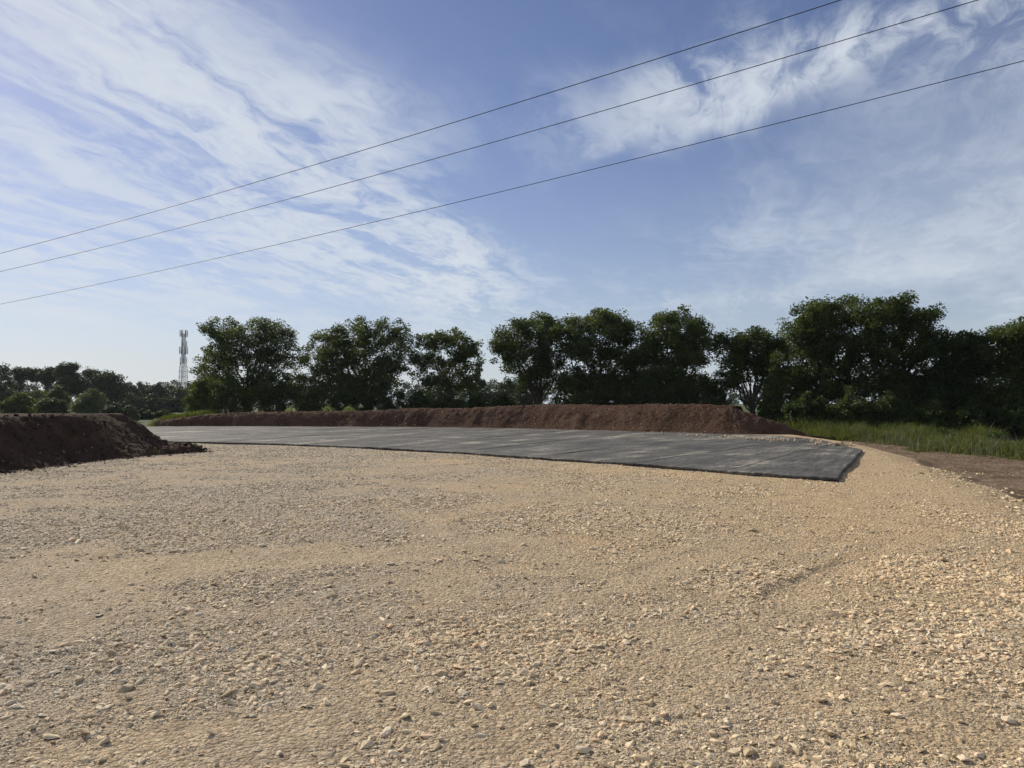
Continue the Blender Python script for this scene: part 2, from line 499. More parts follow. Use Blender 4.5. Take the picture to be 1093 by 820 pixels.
M_gravel = gravel_ground_mat()
M_stone = stone_mat('limestone_chip', (1.58, 1.53, 1.38))
M_stone_pale = stone_mat('limestone_pale', (1.35, 1.33, 1.30))
M_bank = soil_mat('red_brown_soil', (0.046, 0.026, 0.018), (0.077, 0.045, 0.031), (0.112, 0.070, 0.048))
M_mound = soil_mat('dark_soil', (0.034, 0.022, 0.016), (0.056, 0.036, 0.027), (0.084, 0.057, 0.044), 1.3)
M_track = soil_mat('dirt_track_soil', (0.095, 0.067, 0.045), (0.150, 0.110, 0.076), (0.235, 0.18, 0.13), 1.2)
M_fabric = mat_fabric()
M_field = field_mat()
M_bark = bark_mat()
M_oak = leaf_mat('oak_leaves', [(0.026, 0.041, 0.013), (0.050, 0.072, 0.020), (0.086, 0.108, 0.032)], 0.38)
M_dark_leaf = leaf_mat('dark_leaves', [(0.022, 0.036, 0.014), (0.038, 0.058, 0.020), (0.064, 0.086, 0.026)])
M_light_leaf = leaf_mat('light_leaves', [(0.030, 0.048, 0.013), (0.055, 0.082, 0.020), (0.095, 0.12, 0.030)])
M_far_leaf = leaf_mat('far_leaves', [(0.022, 0.036, 0.018), (0.036, 0.055, 0.025), (0.055, 0.075, 0.032)], 0.2)
M_pale_leaf = leaf_mat('pale_leaves', [(0.07, 0.09, 0.05), (0.11, 0.135, 0.07), (0.15, 0.17, 0.09)], 0.2)
M_grass = leaf_mat('tall_grass', [(0.038, 0.056, 0.015), (0.072, 0.094, 0.024), (0.15, 0.14, 0.055)], 0.36)
M_dry = leaf_mat('dry_weeds', [(0.10, 0.095, 0.065), (0.15, 0.14, 0.10), (0.22, 0.205, 0.15)], 0.1)
M_flower = leaf_mat('pale_flowers', [(0.12, 0.15, 0.05), (0.18, 0.21, 0.08), (0.27, 0.29, 0.13)], 0.3)
M_steel = plain_mat('galvanised_steel', (0.36, 0.38, 0.40), 0.55, 0.3)
M_panel = plain_mat('antenna_grey', (0.45, 0.46, 0.47), 0.5)
M_dish = plain_mat('dish_white', (0.6, 0.61, 0.62), 0.5)
M_wire = plain_mat('wire', (0.035, 0.035, 0.038), 0.6)

# ------------------------------------------------------------------ ground and terrain
FIELD_Z = -0.40
# edge of the gravel pad on the right, from the photograph
EDGE = np.array([(-1.0, -16.0), (3.0, -2.0), (7.5, 11.2), (9.0, 16.0), (12.9, 28.0), (14.2, 36.0), (14.6, 60.0)])


def edge_x(y):
    return np.interp(y, EDGE[:, 1], EDGE[:, 0]) + 0.35 * (vnoise(np.asarray(y) * 0.55, 0 * np.asarray(y), 5) - 0.5)


TRACK_C = np.array([-8.75, 18.0])     # the machine tracks curve round this point


def track_coords(x, y):
    dx = x - TRACK_C[0]; dy = y - TRACK_C[1]
    rho = np.hypot(dx, dy)
    th = np.arctan2(dy, dx)
    return rho, th


def coarse_map(x, y):
    """0 = rolled fines, 1 = loose coarse stone"""
    rho, th = track_coords(x, y)
    band = fbm(rho * 0.75 + 2.0, th * 3.2, 4, 41)
    patch = fbm(x * 0.42 + 3, y * 0.42 + 9, 4, 77)
    fine = fbm(x * 1.9, y * 1.9, 3, 99)
    v = 0.42 * band + 0.40 * patch + 0.36 * fine
    c = sstep(v, 0.43, 0.72)
    for pl, hw, dp in RUTS[:4]:      # scraped places are bare fines
        lo, hi = pl.min(0) - 0.6, pl.max(0) + 0.6
        m = (x > lo[0]) & (x < hi[0]) & (y > lo[1]) & (y < hi[1])
        if m.any():
            d, sd = dist_poly(x[m], y[m], pl)
            c[m] = c[m] * (0.12 + 0.88 * sstep(d, hw * 0.8, hw * 1.5))
    # the right shoulder is rolled smooth
    c = c * (1 - 0.75 * sstep(x - np.interp(y, EDGE[:, 1], EDGE[:, 0]), -5.0, -1.5) * sstep(y, 8, 14))
    return c


RUTS = []     # (polyline (x,y), half width, depth)
for pl, hw, dp in (
        ([(836, 636), (868, 618), (906, 600)], 0.19, 0.024),
        ([(906, 600), (952, 578)], 0.13, 0.008),
        ([(690, 611), (730, 598), (770, 583)], 0.20, 0.012),
        ([(0, 640), (60, 628), (150, 612), (270, 596)], 0.55, 0.006),
        ([(0, 722), (90, 708), (200, 690), (330, 664), (420, 640)], 0.24, 0.008),
        ([(560, 655), (620, 632), (690, 611)], 0.22, 0.006),
        ([(60, 800), (200, 765), (330, 735), (470, 700)], 0.24, 0.008)):
    RUTS.append((np.array([P(a, b)[:2] for a, b in pl]), hw, dp))


def dist_poly(x, y, pl):
    best = np.full(np.shape(x), 1e9); side = np.zeros(np.shape(x))
    for a, b in zip(pl[:-1], pl[1:]):
        ab = b - a; L = ab @ ab
        t = np.clip(((x - a[0]) * ab[0] + (y - a[1]) * ab[1]) / L, 0, 1)
        ex = x - (a[0] + t * ab[0]); ey = y - (a[1] + t * ab[1])
        d = np.hypot(ex, ey)
        s = np.sign(ab[0] * ey - ab[1] * ex)
        m = d < best
        best = np.where(m, d, best); side = np.where(m, s, side)
    return best, side


def pad_z(x, y, detail=True):
    x = np.asarray(x, float); y = np.asarray(y, float)
    rho, th = track_coords(x, y)
    near = 1 - sstep(np.hypot(x, y), 14, 40)
    z = 0.05 * (fbm(x * 0.22, y * 0.22, 3, 3) - 0.5)
    z = z + near * 0.04 * (fbm(rho * 1.15, th * 4.0, 4, 11) - 0.5)
    z = z + near * 0.02 * (fbm(x * 1.6, y * 1.6, 4, 23) - 0.5)
    if detail:
        c = coarse_map(x, y)
        z = z + near * (0.007 + 0.012 * c) * (fbm(x * 9, y * 9, 4, 31, 0.65) - 0.5) * 2
        for pl, hw, dp in RUTS:
            lo, hi = pl.min(0) - 1.2, pl.max(0) + 1.2
            msk = (x > lo[0]) & (x < hi[0]) & (y > lo[1]) & (y < hi[1])
            if msk.any():
                xm, ym = x[msk], y[msk]
                d, s = dist_poly(xm, ym, pl)
                d = d + 0.16 * (fbm(xm * 3.1, ym * 3.1, 4, 51) - 0.5)
                cut = -dp * np.where(s > 0, 1 - sstep(d, hw * 0.75, hw * 1.05), 1 - sstep(d, -hw * 0.2, hw * 1.6))
                lip = dp * 0.35 * np.exp(-((d - hw * 1.25) / (hw * 0.35)) ** 2) * (s > 0) * (0.5 + vnoise(xm * 6, ym * 6, 8))
                z[msk] += cut + lip
    # shoulder of the pad
    e = edge_x(y)
    over = sstep(x - e, -0.5, 2.3)
    z = z * (1 - over) + over * (FIELD_Z - 0.05)
    z = z + over * (1 - over) * 0.3 * (fbm(x * 2, y * 2, 3, 61) - 0.5)
    return z


def build_pad():
    # fan of rings round the camera: fine where the photograph sees single stones
    r = [1.2]
    while r[-1] < 62:
        r.append(r[-1] + 0.011 * max(r[-1], 1.6) ** 1.05)
    r = np.array(r)
    a = np.linspace(-R(54), R(54), 560)
    rr, aa = np.meshgrid(r, a, indexing='ij')
    x = rr * np.sin(aa); y = rr * np.cos(aa)
    # left and far limits
    z = pad_z(x, y)
    back = sstep(y, 51.5, 54)
    z = z * (1 - back) + back * (FIELD_Z - 0.05)
    v = np.stack([x, y, z], -1).reshape(-1, 3)
    o = mesh_np('gravel_pad', v, grid_faces(len(r), len(a))[:, ::-1], M_gravel, smooth=True)
    me = o.data
    at = me.attributes.new('coarse', 'FLOAT', 'POINT')
    at.data.foreach_set('value', coarse_map(x, y).ravel().astype(np.float32))
    dirt = sstep(x - edge_x(y), 0.35, 1.6).ravel()
    at = me.attributes.new('dirt', 'FLOAT', 'POINT')
    at.data.foreach_set('value', dirt.astype(np.float32))
    tag(o, kind='structure')
    return o


pad = build_pad()

# the wide field: one sheet to the horizon
gx = np.concatenate([-np.geomspace(1800, 40, 30), np.linspace(-36, 60, 60), np.geomspace(64, 1800, 30)])
gy = np.concatenate([-np.geomspace(1800, 40, 12), np.linspace(-36, 110, 74), np.geomspace(116, 1800, 30)])
xx, yy = np.meshgrid(gx, gy)
zz = np.full(xx.shape, FIELD_Z) + 0.12 * (fbm(xx * 0.12, yy * 0.12, 3, 70) - 0.5) * sstep(np.hypot(xx, yy), 30, 60)
inpad = (xx < np.interp(yy, EDGE[:, 1], EDGE[:, 0]) + 1.0) & (yy < 50) & (np.hypot(xx, yy) < 60)
zz = np.where(inpad, FIELD_Z - 0.35, zz)
ground = mesh_np('ground', np.stack([xx, yy, zz], -1).reshape(-1, 3), grid_faces(len(gy), len(gx)), M_field, True)
tag(ground, kind='structure')

# bare dirt strip between pad and grass
ys = np.linspace(-6, 50, 240); us = np.linspace(0, 1, 60)
yy, uu = np.meshgrid(ys, us, indexing='ij')
xl = edge_x(yy) + 0.9
xr = np.interp(yy, [-6, 14, 24, 28, 34, 44, 50], [17, 17, 16.9, 16.6, 16.4, 17.2, 17.2]) + 0.9 * (fbm(yy * 0.5, 0 * yy, 3, 81) - 0.5)
xx = xl + (xr + 0.9 - xl) * uu
zz = FIELD_Z + 0.02 + 0.14 * (fbm(xx * 1.6, yy * 0.4, 4, 83) - 0.4) + 0.09 * (fbm(xx * 4, yy * 4, 4, 84, 0.65) - 0.5) + 0.03 * uu
zz[:, 0] -= 0.2; zz[:, -1] -= 0.2
dirt = mesh_np('dirt_track', np.stack([xx, yy, zz], -1).reshape(-1, 3), grid_faces(len(ys), len(us)), M_track, True)
tag(dirt, kind='structure')

# ------------------------------------------------------------------ stones
def rock_mesh(name, seed, mat, flat=0.62, npts=15):
    r = random.Random(seed)
    bm = bmesh.new()
    sx, sy, sz = r.uniform(0.8, 1.2), r.uniform(0.6, 0.95), flat * r.uniform(0.75, 1.2)
    for i in range(npts):
        z = r.uniform(-1, 1); t = r.uniform(0, 2 * math.pi); q = math.sqrt(1 - z * z)
        k = r.uniform(0.78, 1.0)
        bm.verts.new((0.5 * sx * q * math.cos(t) * k, 0.5 * sy * q * math.sin(t) * k, 0.5 * sz * z * k))
    bmesh.ops.convex_hull(bm, input=bm.verts)
    for v in [v for v in bm.verts if not v.link_faces]:
        bm.verts.remove(v)
    bmesh.ops.recalc_face_normals(bm, faces=bm.faces)
    me = bpy.data.meshes.new(name)
    bm.to_mesh(me); bm.free()
    me.materials.append(mat)
    return me


def scatter(name, pts, scales, rots, idx, meshes, material_note=None):
    """tens of thousands of chippings: one point cloud mesh that instances a handful of stones"""
    coll = bpy.data.collections.new(name + '_kinds')
    for i, me in enumerate(meshes):
        ob = bpy.data.objects.new('%s_kind_%02d' % (name, i), me)
        coll.objects.link(ob)
    me = bpy.data.meshes.new(name)
    me.vertices.add(len(pts))
    me.vertices.foreach_set('co', np.asarray(pts, np.float32).ravel())
    for nm, ty, key, arr in (('sc', 'FLOAT_VECTOR', 'vector', scales), ('ro', 'FLOAT_VECTOR', 'vector', rots)):
        at = me.attributes.new(nm, ty, 'POINT')
        at.data.foreach_set(key, np.asarray(arr, np.float32).ravel())
    at = me.attributes.new('ix', 'INT', 'POINT')
    at.data.foreach_set('value', np.asarray(idx, np.int32))
    ob = bpy.data.objects.new(name, me)
    COL.objects.link(ob)
    ng = bpy.data.node_groups.new(name + '_nodes', 'GeometryNodeTree')
    ng.interface.new_socket('Geometry', in_out='INPUT', socket_type='NodeSocketGeometry')
    ng.interface.new_socket('Geometry', in_out='OUTPUT', socket_type='NodeSocketGeometry')
    gi = ng.nodes.new('NodeGroupInput'); go = ng.nodes.new('NodeGroupOutput')
    ci = ng.nodes.new('GeometryNodeCollectionInfo')
    ci.inputs['Collection'].default_value = coll
    ci.inputs['Separate Children'].default_value = True
    ci.inputs['Reset Children'].default_value = True
    ip = ng.nodes.new('GeometryNodeInstanceOnPoints')
    ip.inputs['Pick Instance'].default_value = True

    def na(nm, ty):
        n = ng.nodes.new('GeometryNodeInputNamedAttribute')
        n.data_type = ty
        n.inputs['Name'].default_value = nm
        return n.outputs['Attribute']
    L = ng.links.new
    L(gi.outputs[0], ip.inputs['Points'])
    L(ci.outputs[0], ip.inputs['Instance'])
    L(na('ix', 'INT'), ip.inputs['Instance Index'])
    L(na('ro', 'FLOAT_VECTOR'), ip.inputs['Rotation'])
    L(na('sc', 'FLOAT_VECTOR'), ip.inputs['Scale'])
    L(ip.outputs[0], go.inputs[0])
    md = ob.modifiers.new('scatter', 'NODES')
    md.node_group = ng
    return ob


chip_meshes = [rock_mesh('chip', 100 + i, M_stone) for i in range(14)]

# mat outline needed to keep stones off it (ground coordinates)
NEAR = np.array([P(893, 514, 0.0)[:2], P(782, 507)[:2], P(692, 499)[:2], P(585, 491.5)[:2], P(500, 485.5)[:2], P(400, 479.5)[:2], P(300, 475.5)[:2], P(190, 473)[:2], (-19.0, 32.0), (-26.5, 33.0)])
FAR = np.array([P(919, 477.5, 0.15)[:2], (12.75, 32.0), (12.3, 36.0), (7.5, 40.5), (0.8, 45.8), (-5.7, 48.6), (-12, 49.6), (-26.5, 50.0)])


def arclen(p):
    d = np.hypot(*np.diff(p, axis=0).T)
    return np.concatenate([[0], np.cumsum(d)])


NL, FL = arclen(NEAR), arclen(FAR)
BN = np.array([0, 2.4, 5.2, 8.6, 11.9, 15.4, 19.2, 23.4, 28.0, NL[-1]])
BF = np.array([0, 4.2, 8.4, 13.2, 18.0, 22.6, 27.2, 31.8, 36.6, FL[-1]])
BN = np.minimum(BN, NL[-1]); BF = np.minimum(BF, FL[-1])


def near_pt(s): return np.stack([np.interp(s, NL, NEAR[:, 0]), np.interp(s, NL, NEAR[:, 1])], -1)
def far_pt(s): return np.stack([np.interp(s, FL, FAR[:, 0]), np.interp(s, FL, FAR[:, 1])], -1)


MAT_POLY = np.concatenate([NEAR, FAR[::-1]])


def in_poly(x, y, poly):
    inside = np.zeros(np.shape(x), bool)
    n = len(poly)
    for i in range(n):
        x1, y1 = poly[i]; x2, y2 = poly[(i + 1) % n]
        c = ((y1 > y) != (y2 > y)) & (x < (x2 - x1) * (y - y1) / (y2 - y1 + 1e-12) + x1)
        inside ^= c
    return inside


# right-hand toe of the left mound: x as a function of y
TOE_Y = np.array([-12, 10, 17.5, 21.3, 23.3, 25.4, 27.0, 28.6])
TOE_X = np.array([-12.2, -11.8, -11.55, -11.4, -10.9, -10.0, -10.9, -13.5])


def build_gravel():
    n = 900000
    # radius sampled so that the density falls with distance as only larger stones still show
    u = rng.random(n)
    r0, r1, rb = 2.3, 34.0, 5.2
    A1 = (rb ** 2 - r0 ** 2) / 2; A2 = rb ** 2 * math.log(r1 / rb)
    pick = u < A1 / (A1 + A2)
    u2 = rng.random(n)
    r = np.where(pick, np.sqrt(r0 ** 2 + u2 * (rb ** 2 - r0 ** 2)), rb * np.exp(u2 * math.log(r1 / rb)))
    a = (rng.random(n) * 2 - 1) * R(49)
    x = r * np.sin(a); y = r * np.cos(a)
    c = coarse_map(x, y)
    keep = rng.random(n) < (0.10 + 0.90 * c)
    keep &= (x < edge_x(y) + 0.9) & ~in_poly(x, y, MAT_POLY)
    keep &= ~((x < np.interp(y, TOE_Y, TOE_X) - 0.1) & (y < 27))
    x, y, r, c = x[keep], y[keep], r[keep], c[keep]
    n = len(x)
    smin = np.maximum(0.0105, 0.0017 * r)
    s = smin * (1 - rng.random(n)) ** (-1 / 2.7)
    s = s * (0.62 + 0.55 * c) * (0.72 + 0.62 * sstep(fbm(x * 0.8 + 31, y * 0.8, 3, 211), 0.35, 0.65))
    s = np.minimum(s, 0.05 + 0.03 * rng.random(n))
    z = pad_z(x, y)
    sc = np.stack([s * rng.uniform(0.9, 1.5, n), s * rng.uniform(0.8, 1.15, n), s * rng.uniform(0.5, 0.95, n)], -1)
    rot = np.stack([rng.normal(0, 0.30, n), rng.normal(0, 0.30, n), rng.random(n) * 6.283], -1)
    sink = 0.10 * sstep(r, 7, 18)
    pts = np.stack([x, y, z + s * (rng.uniform(-0.12, 0.15, n) - sink)], -1)
    # rubble that has rolled down the shoulder onto the dirt
    n2 = 9000
    y2 = 5 + rng.random(n2) * 17
    x2 = edge_x(y2) + rng.normal(0.9, 0.55, n2) + (rng.random(n2) < 0.12) * rng.random(n2) * 3.0
    s2 = 0.022 * (1 - rng.random(n2)) ** (-1 / 2.4); s2 = np.minimum(s2, 0.13)
    z2 = np.maximum(pad_z(x2, y2), FIELD_Z + 0.03)
    # stones kicked onto the edge of the sheet
    kp = (fbm(x2 * 0.9, y2 * 0.9, 3, 401) > 0.45) & ~in_poly(x2, y2, MAT_POLY)
    x2, y2, s2, z2 = x2[kp], y2[kp], s2[kp], z2[kp]
    n2 = len(x2)
    pts = np.concatenate([pts, np.stack([x2, y2, z2], -1)])
    sc = np.concatenate([sc, np.stack([s2 * 1.1, s2 * 0.95, s2 * 0.8], -1)])
    rot = np.concatenate([rot, np.stack([rng.normal(0, .4, n2), rng.normal(0, .4, n2), rng.random(n2) * 6.28], -1)])
    n = n + n2
    o = scatter('gravel', pts, sc, rot, rng.integers(0, len(chip_meshes), n), chip_meshes)
    tag(o, 'loose tan limestone gravel scattered over the pad', 'gravel', kind='stuff')
    print('gravel', n)


build_gravel()


def build_stones():
    """the larger stones one can pick out, each an object of its own"""
    kinds = [rock_mesh('stone', 300 + i, M_stone, 0.6, 18) for i in range(12)]
    # stones one can find in the photograph: px, py, size in px
    found = [(471, 719, 20), (495, 737, 14), (340, 731, 17), (352, 748, 20), (330, 752, 12), (434, 762, 16), (137, 735, 28), (524, 750, 12),
             (512, 751, 18), (524, 750, 13), (414, 775, 20), (281, 755, 12), (697, 768, 14), (710, 769, 12), (668, 766, 16), (622, 799, 24),
             (640, 782, 12), (797, 690, 8), (752, 632, 9), (944, 760, 16), (953, 765, 14), (966, 746, 14), (985, 741, 12), (1000, 744, 16),
             (960, 735, 12), (1072, 768, 18), (1000, 690, 10), (975, 700, 9), (797, 802, 18), (821, 814, 24), (850, 816, 16), (775, 770, 12),
             (705, 768, 10), (20, 757, 18), (60, 784, 20), (95, 765, 16), (97, 780, 22), (180, 742, 12), (218, 752, 10), (300, 800, 14),
             (270, 711, 12), (385, 645, 9), (352, 628, 9), (415, 562, 7), (353, 631, 9), (65, 560, 8), (250, 726, 12), (283, 770, 10),
             (393, 790, 22), (370, 812, 18), (560, 812, 16), (598, 770, 10), (900, 792, 14), (1040, 805, 18), (1020, 770, 12), (735, 812, 16)]
    lst = []
    for px, py, s in found:
        x, y, _ = P(px, py)
        lst.append((x, y, s / F * math.hypot(y, EYE) * 0.95))
    while len(lst) < 285:
        r = 3.2 + 7.5 * random.random() ** 1.3
        a = random.uniform(-R(37), R(37))
        x, y = r * math.sin(a), r * math.cos(a)
        if random.random() > 0.10 + 0.9 * float(coarse_map(np.array([x]), np.array([y]))[0]):
            continue
        lst.append((x, y, max(0.045, 0.0105 * r * random.uniform(0.75, 1.25))))
    xs = np.array([l[0] for l in lst]); ys = np.array([l[1] for l in lst])
    zs = pad_z(xs, ys)
    for (x, y, s), z in zip(lst, zs):
        o = bpy.data.objects.new('stone', random.choice(kinds))
        o.location = (x, y, float(z) + s * random.uniform(0.02, 0.14))
        o.scale = (s * random.uniform(0.95, 1.25), s * random.uniform(0.8, 1.1), s * random.uniform(0.6, 1.0))
        o.rotation_euler = (random.gauss(0, 0.22), random.gauss(0, 0.22), random.random() * 6.28)
        o.parent = pad
        COL.objects.link(o)


build_stones()

# ------------------------------------------------------------------ the dark ground sheet
def build_sheet():
    root = empty('ground_sheet', (float(NEAR[0][0]), float(NEAR[0][1]), 0))
    tag(root, 'wide grey geotextile ground sheet laid in long strips on the gravel', 'ground sheet')
    ox, oy = root.location.x, root.location.y
    for i in range(len(BN) - 1):
        nu, nv = 44, 150
        ov = 0.0 if i == len(BN) - 2 else 0.22
        w0, w1 = BN[i + 1] - BN[i], BF[i + 1] - BF[i]
        u = np.linspace(0, 1, nu); v = np.linspace(0, 1, nv) ** 1.5
        uu, vv = np.meshgrid(u, v, indexing='ij')
        N_ = near_pt(BN[i] + uu * (w0 + ov)); F_ = far_pt(np.minimum(BF[i] + uu * (w1 + ov), FL[-1]))
        xy = N_ * (1 - vv[..., None]) + F_ * vv[..., None]
        L = np.hypot(*(F_ - N_).transpose(2, 0, 1)).mean()
        along = vv * L; across = uu * (w0 + w1) / 2
        # wavy free edges
        edge_w = 0.05 * (fbm(across * 1.5 + i * 9, 0 * across, 3, 131) - 0.5)
        d = (N_ - F_); d = d / (np.linalg.norm(d, axis=-1)[..., None] + 1e-9)
        xy = xy + d * (edge_w * np.exp(-along / 0.8))[..., None]
        if i == 0:
            side = np.stack([d[..., 1], -d[..., 0]], -1)
            side = -side if (side[0, 0] @ np.array([1.0, 0])) < 0 else side
            ew = 0.12 * (fbm(along * 0.55, 0 * along, 3, 137) - 0.5) + 0.05 * (fbm(along * 2.3, 0 * along, 2, 138) - 0.5)
            xy = xy + side * (ew * np.exp(-across / 0.7))[..., None]
        x, y = xy[..., 0], xy[..., 1]
        z = 0.068 + 0.035 * (fbm(x * 0.3, y * 0.3, 3, 141) - 0.5) + 0.030 * (fbm(across * 1.6 + i * 5, along * 0.35, 4, 143) - 0.5)
        z = z + 0.010 * (fbm(across * 6 + i * 5, along * 1.2, 3, 144) - 0.5)
        # each roll lies on the next: a small lip at its outer side
        z = z + 0.012 + 0.004 * np.exp(-across / 0.12) * (i > 0) - 0.014 * sstep(uu * (w0 + ov), w0 - 0.1, w0 + ov)
        # skirts: the sheet hangs over the edge of the stone layer beneath it
        V = np.stack([x, y, z], -1)
        cols = [V]
        def skirt(row, out):
            a = row.copy(); a[:, :2] += out * 0.012; a[:, 2] -= 0.022
            b_ = row.copy(); b_[:, :2] += out * (-0.05 + 0.06 * (vnoise(row[:, 0] * 4, row[:, 1] * 4, 9) - 0.5))[:, None]; b_[:, 2] = -0.02
            return a, b_
        a, b_ = skirt(V[:, 0], d[:, 0])
        V = np.concatenate([b_[:, None], a[:, None], V], 1)
        al = np.concatenate([along[:, :1] - 0.15, along[:, :1] - 0.05, along], 1)
        ac = np.concatenate([across[:, :1], across[:, :1], across], 1)
        fa = V[:, -1].copy(); fa[:, 2] = -0.02
        V = np.concatenate([V, fa[:, None]], 1); al = np.concatenate([al, al[:, -1:]], 1); ac = np.concatenate([ac, ac[:, -1:]], 1)
        if i == 0:
            row = V[0].copy()
            sd = np.array([0.9, -0.44])
            a2 = row.copy(); a2[:, :2] += sd * 0.012; a2[:, 2] = np.maximum(row[:, 2] - 0.022, -0.02)
            b2 = row.copy(); b2[:, :2] -= sd * 0.04; b2[:, 2] = -0.02
            V = np.concatenate([b2[None], a2[None], V], 0); al = np.concatenate([al[:1], al[:1], al], 0); ac = np.concatenate([ac[:1] - .1, ac[:1] - .05, ac], 0)
        nr, nc = V.shape[:2]
        VV = V.reshape(-1, 3) - np.array([ox, oy, 0])
        o = mesh_np('fabric_strip', VV, grid_faces(nr, nc)[:, ::-1] if False else grid_faces(nr, nc), M_fabric, True, root)
        at = o.data.attributes.new('strip', 'FLOAT_VECTOR', 'POINT')
        at.data.foreach_set('vector', np.stack([ac.ravel(), al.ravel(), np.full(ac.size, float(i))], -1).astype(np.float32).ravel())


build_sheet()

# ------------------------------------------------------------------ soil banks
def build_bank():
    """long low bank behind the sheet; front toe follows the sheet's far edge"""
    toe = np.array([(-24.0, 51.4), (-20, 51.2), (-12, 50.6), (-5.4, 49.4), (1.2, 46.6), (7.9, 41.3), (11.0, 39.0), (13.8, 38.7), (15.5, 39.1)])
    hts = np.array([0.40, 0.85, 1.00, 1.22, 1.40, 1.50, 1.42, 0.55, -0.35])
    L = arclen(toe)
    s = np.linspace(0, L[-1], 420)
    tx = np.interp(s, L, toe[:, 0]); ty = np.interp(s, L, toe[:, 1])
    for k in range(60):
        tx[1:-1] = (tx[:-2] + 2 * tx[1:-1] + tx[2:]) / 4; ty[1:-1] = (ty[:-2] + 2 * ty[1:-1] + ty[2:]) / 4
    h = np.interp(s, L, hts) + 0.16 * (fbm(s * 0.35, 0 * s, 4, 158) - 0.5)
    for k in range(50):
        h[1:-1] = (h[:-2] + 2 * h[1:-1] + h[2:]) / 4
    tan = np.stack([np.gradient(tx), np.gradient(ty)], -1); tan /= np.linalg.norm(tan, axis=1)[:, None]
    nor = np.stack([-tan[:, 1], tan[:, 0]], -1)          # away from the sheet
    nor = np.where((nor[:, 1:2] < 0), -nor, nor)
    w = np.concatenate([np.linspace(-0.5, 2.4, 46), np.linspace(2.5, 7.0, 24)])
    ss, ww = np.meshgrid(s, w, indexing='ij')
    hh = h[:, None]
    scal = np.maximum(hh, 0.2) / 1.45
    prof = sstep(ww / scal, -0.15, 2.05) ** 0.9
    backp = 1 - sstep(ww, 3.6 + 0 * hh, 6.9)
    z = -0.06 + (hh + 0.06) * prof * backp
    mid = prof * backp
    slope = 4 * prof * (1 - prof)
    rills = fbm(ss * 1.7 + 2.5 * fbm(ss * .3, ww * .5, 2, 7), ww * 0.9, 5, 151, 0.6) - 0.5
    z = z + slope * 0.20 * rills * np.maximum(hh, 0.3)
    z = z + 0.13 * (fbm(ss * 0.7, ww * 0.9, 4, 152) - 0.5) * mid + 0.19 * (fbm(ss * 4.2, ww * 4.2, 5, 153, 0.7) - 0.5) * (0.25 + mid)
    back = sstep(ww, 5.5, 7.0)
    z = z * (1 - back) + back * (FIELD_Z - 0.1)
    x = tx[:, None] + nor[:, 0:1] * ww; y = ty[:, None] + nor[:, 1:2] * ww
    x = x + 0.2 * (fbm(ss * 0.8, ww * 0, 3, 155) - 0.5) * nor[:, 0:1]
    y = y + 0.25 * (fbm(ss * 0.8, ww * 0, 3, 155) - 0.5) * nor[:, 1:2]
    z[0] = -0.6; z[-1] = -0.8; z[:, 0] = -0.3
    o = mesh_np('earth_bank', np.stack([x, y, z], -1).reshape(-1, 3), grid_faces(len(s), len(w)), M_bank, True)
    tag(o, 'long low bank of reddish brown soil behind the grey ground sheet', 'earth bank')
    # return points on the front slope for stones lying in it
    return x, y, z


bx, by, bz = build_bank()


def build_bank_stones():
    kinds = [rock_mesh('pale_stone', 500 + i, M_stone_pale, 0.7, 14) for i in range(6)]
    pts = []; sc = []
    n = 130
    for k in range(n):
        i = int(random.uniform(60, 360)); j = int(random.uniform(3, 40))
        pts.append((bx[i, j], by[i, j], bz[i, j] + 0.01)); sc.append(random.uniform(0.035, 0.10))
    for (px0, px1, py, cnt) in ((740, 800, 466.0, 40), (800, 880, 469.5, 60), (870, 918, 474.0, 45), (690, 745, 463.8, 12)):
        for k in range(cnt):
            px = random.uniform(px0, px1)
            x, y, _ = P(px, py + random.gauss(0, 0.6) + (px - px0) / (px1 - px0) * 2.2, 0.10)
            pts.append((x, y + 0.35, 0.13)); sc.append(random.choice((0.07, 0.1, 0.13, 0.2)) * random.uniform(0.7, 1.2))
    n = len(pts)
    sc = np.array(sc)[:, None] * rng.uniform(0.7, 1.25, (n, 3))
    rot = rng.random((n, 3)) * 6.28
    o = scatter('pale_rubble', pts, sc, rot, rng.integers(0, 6, n), kinds)
    tag(o, 'pale limestone rubble strewn along the foot of the soil bank', 'rubble', kind='stuff')


build_bank_stones()


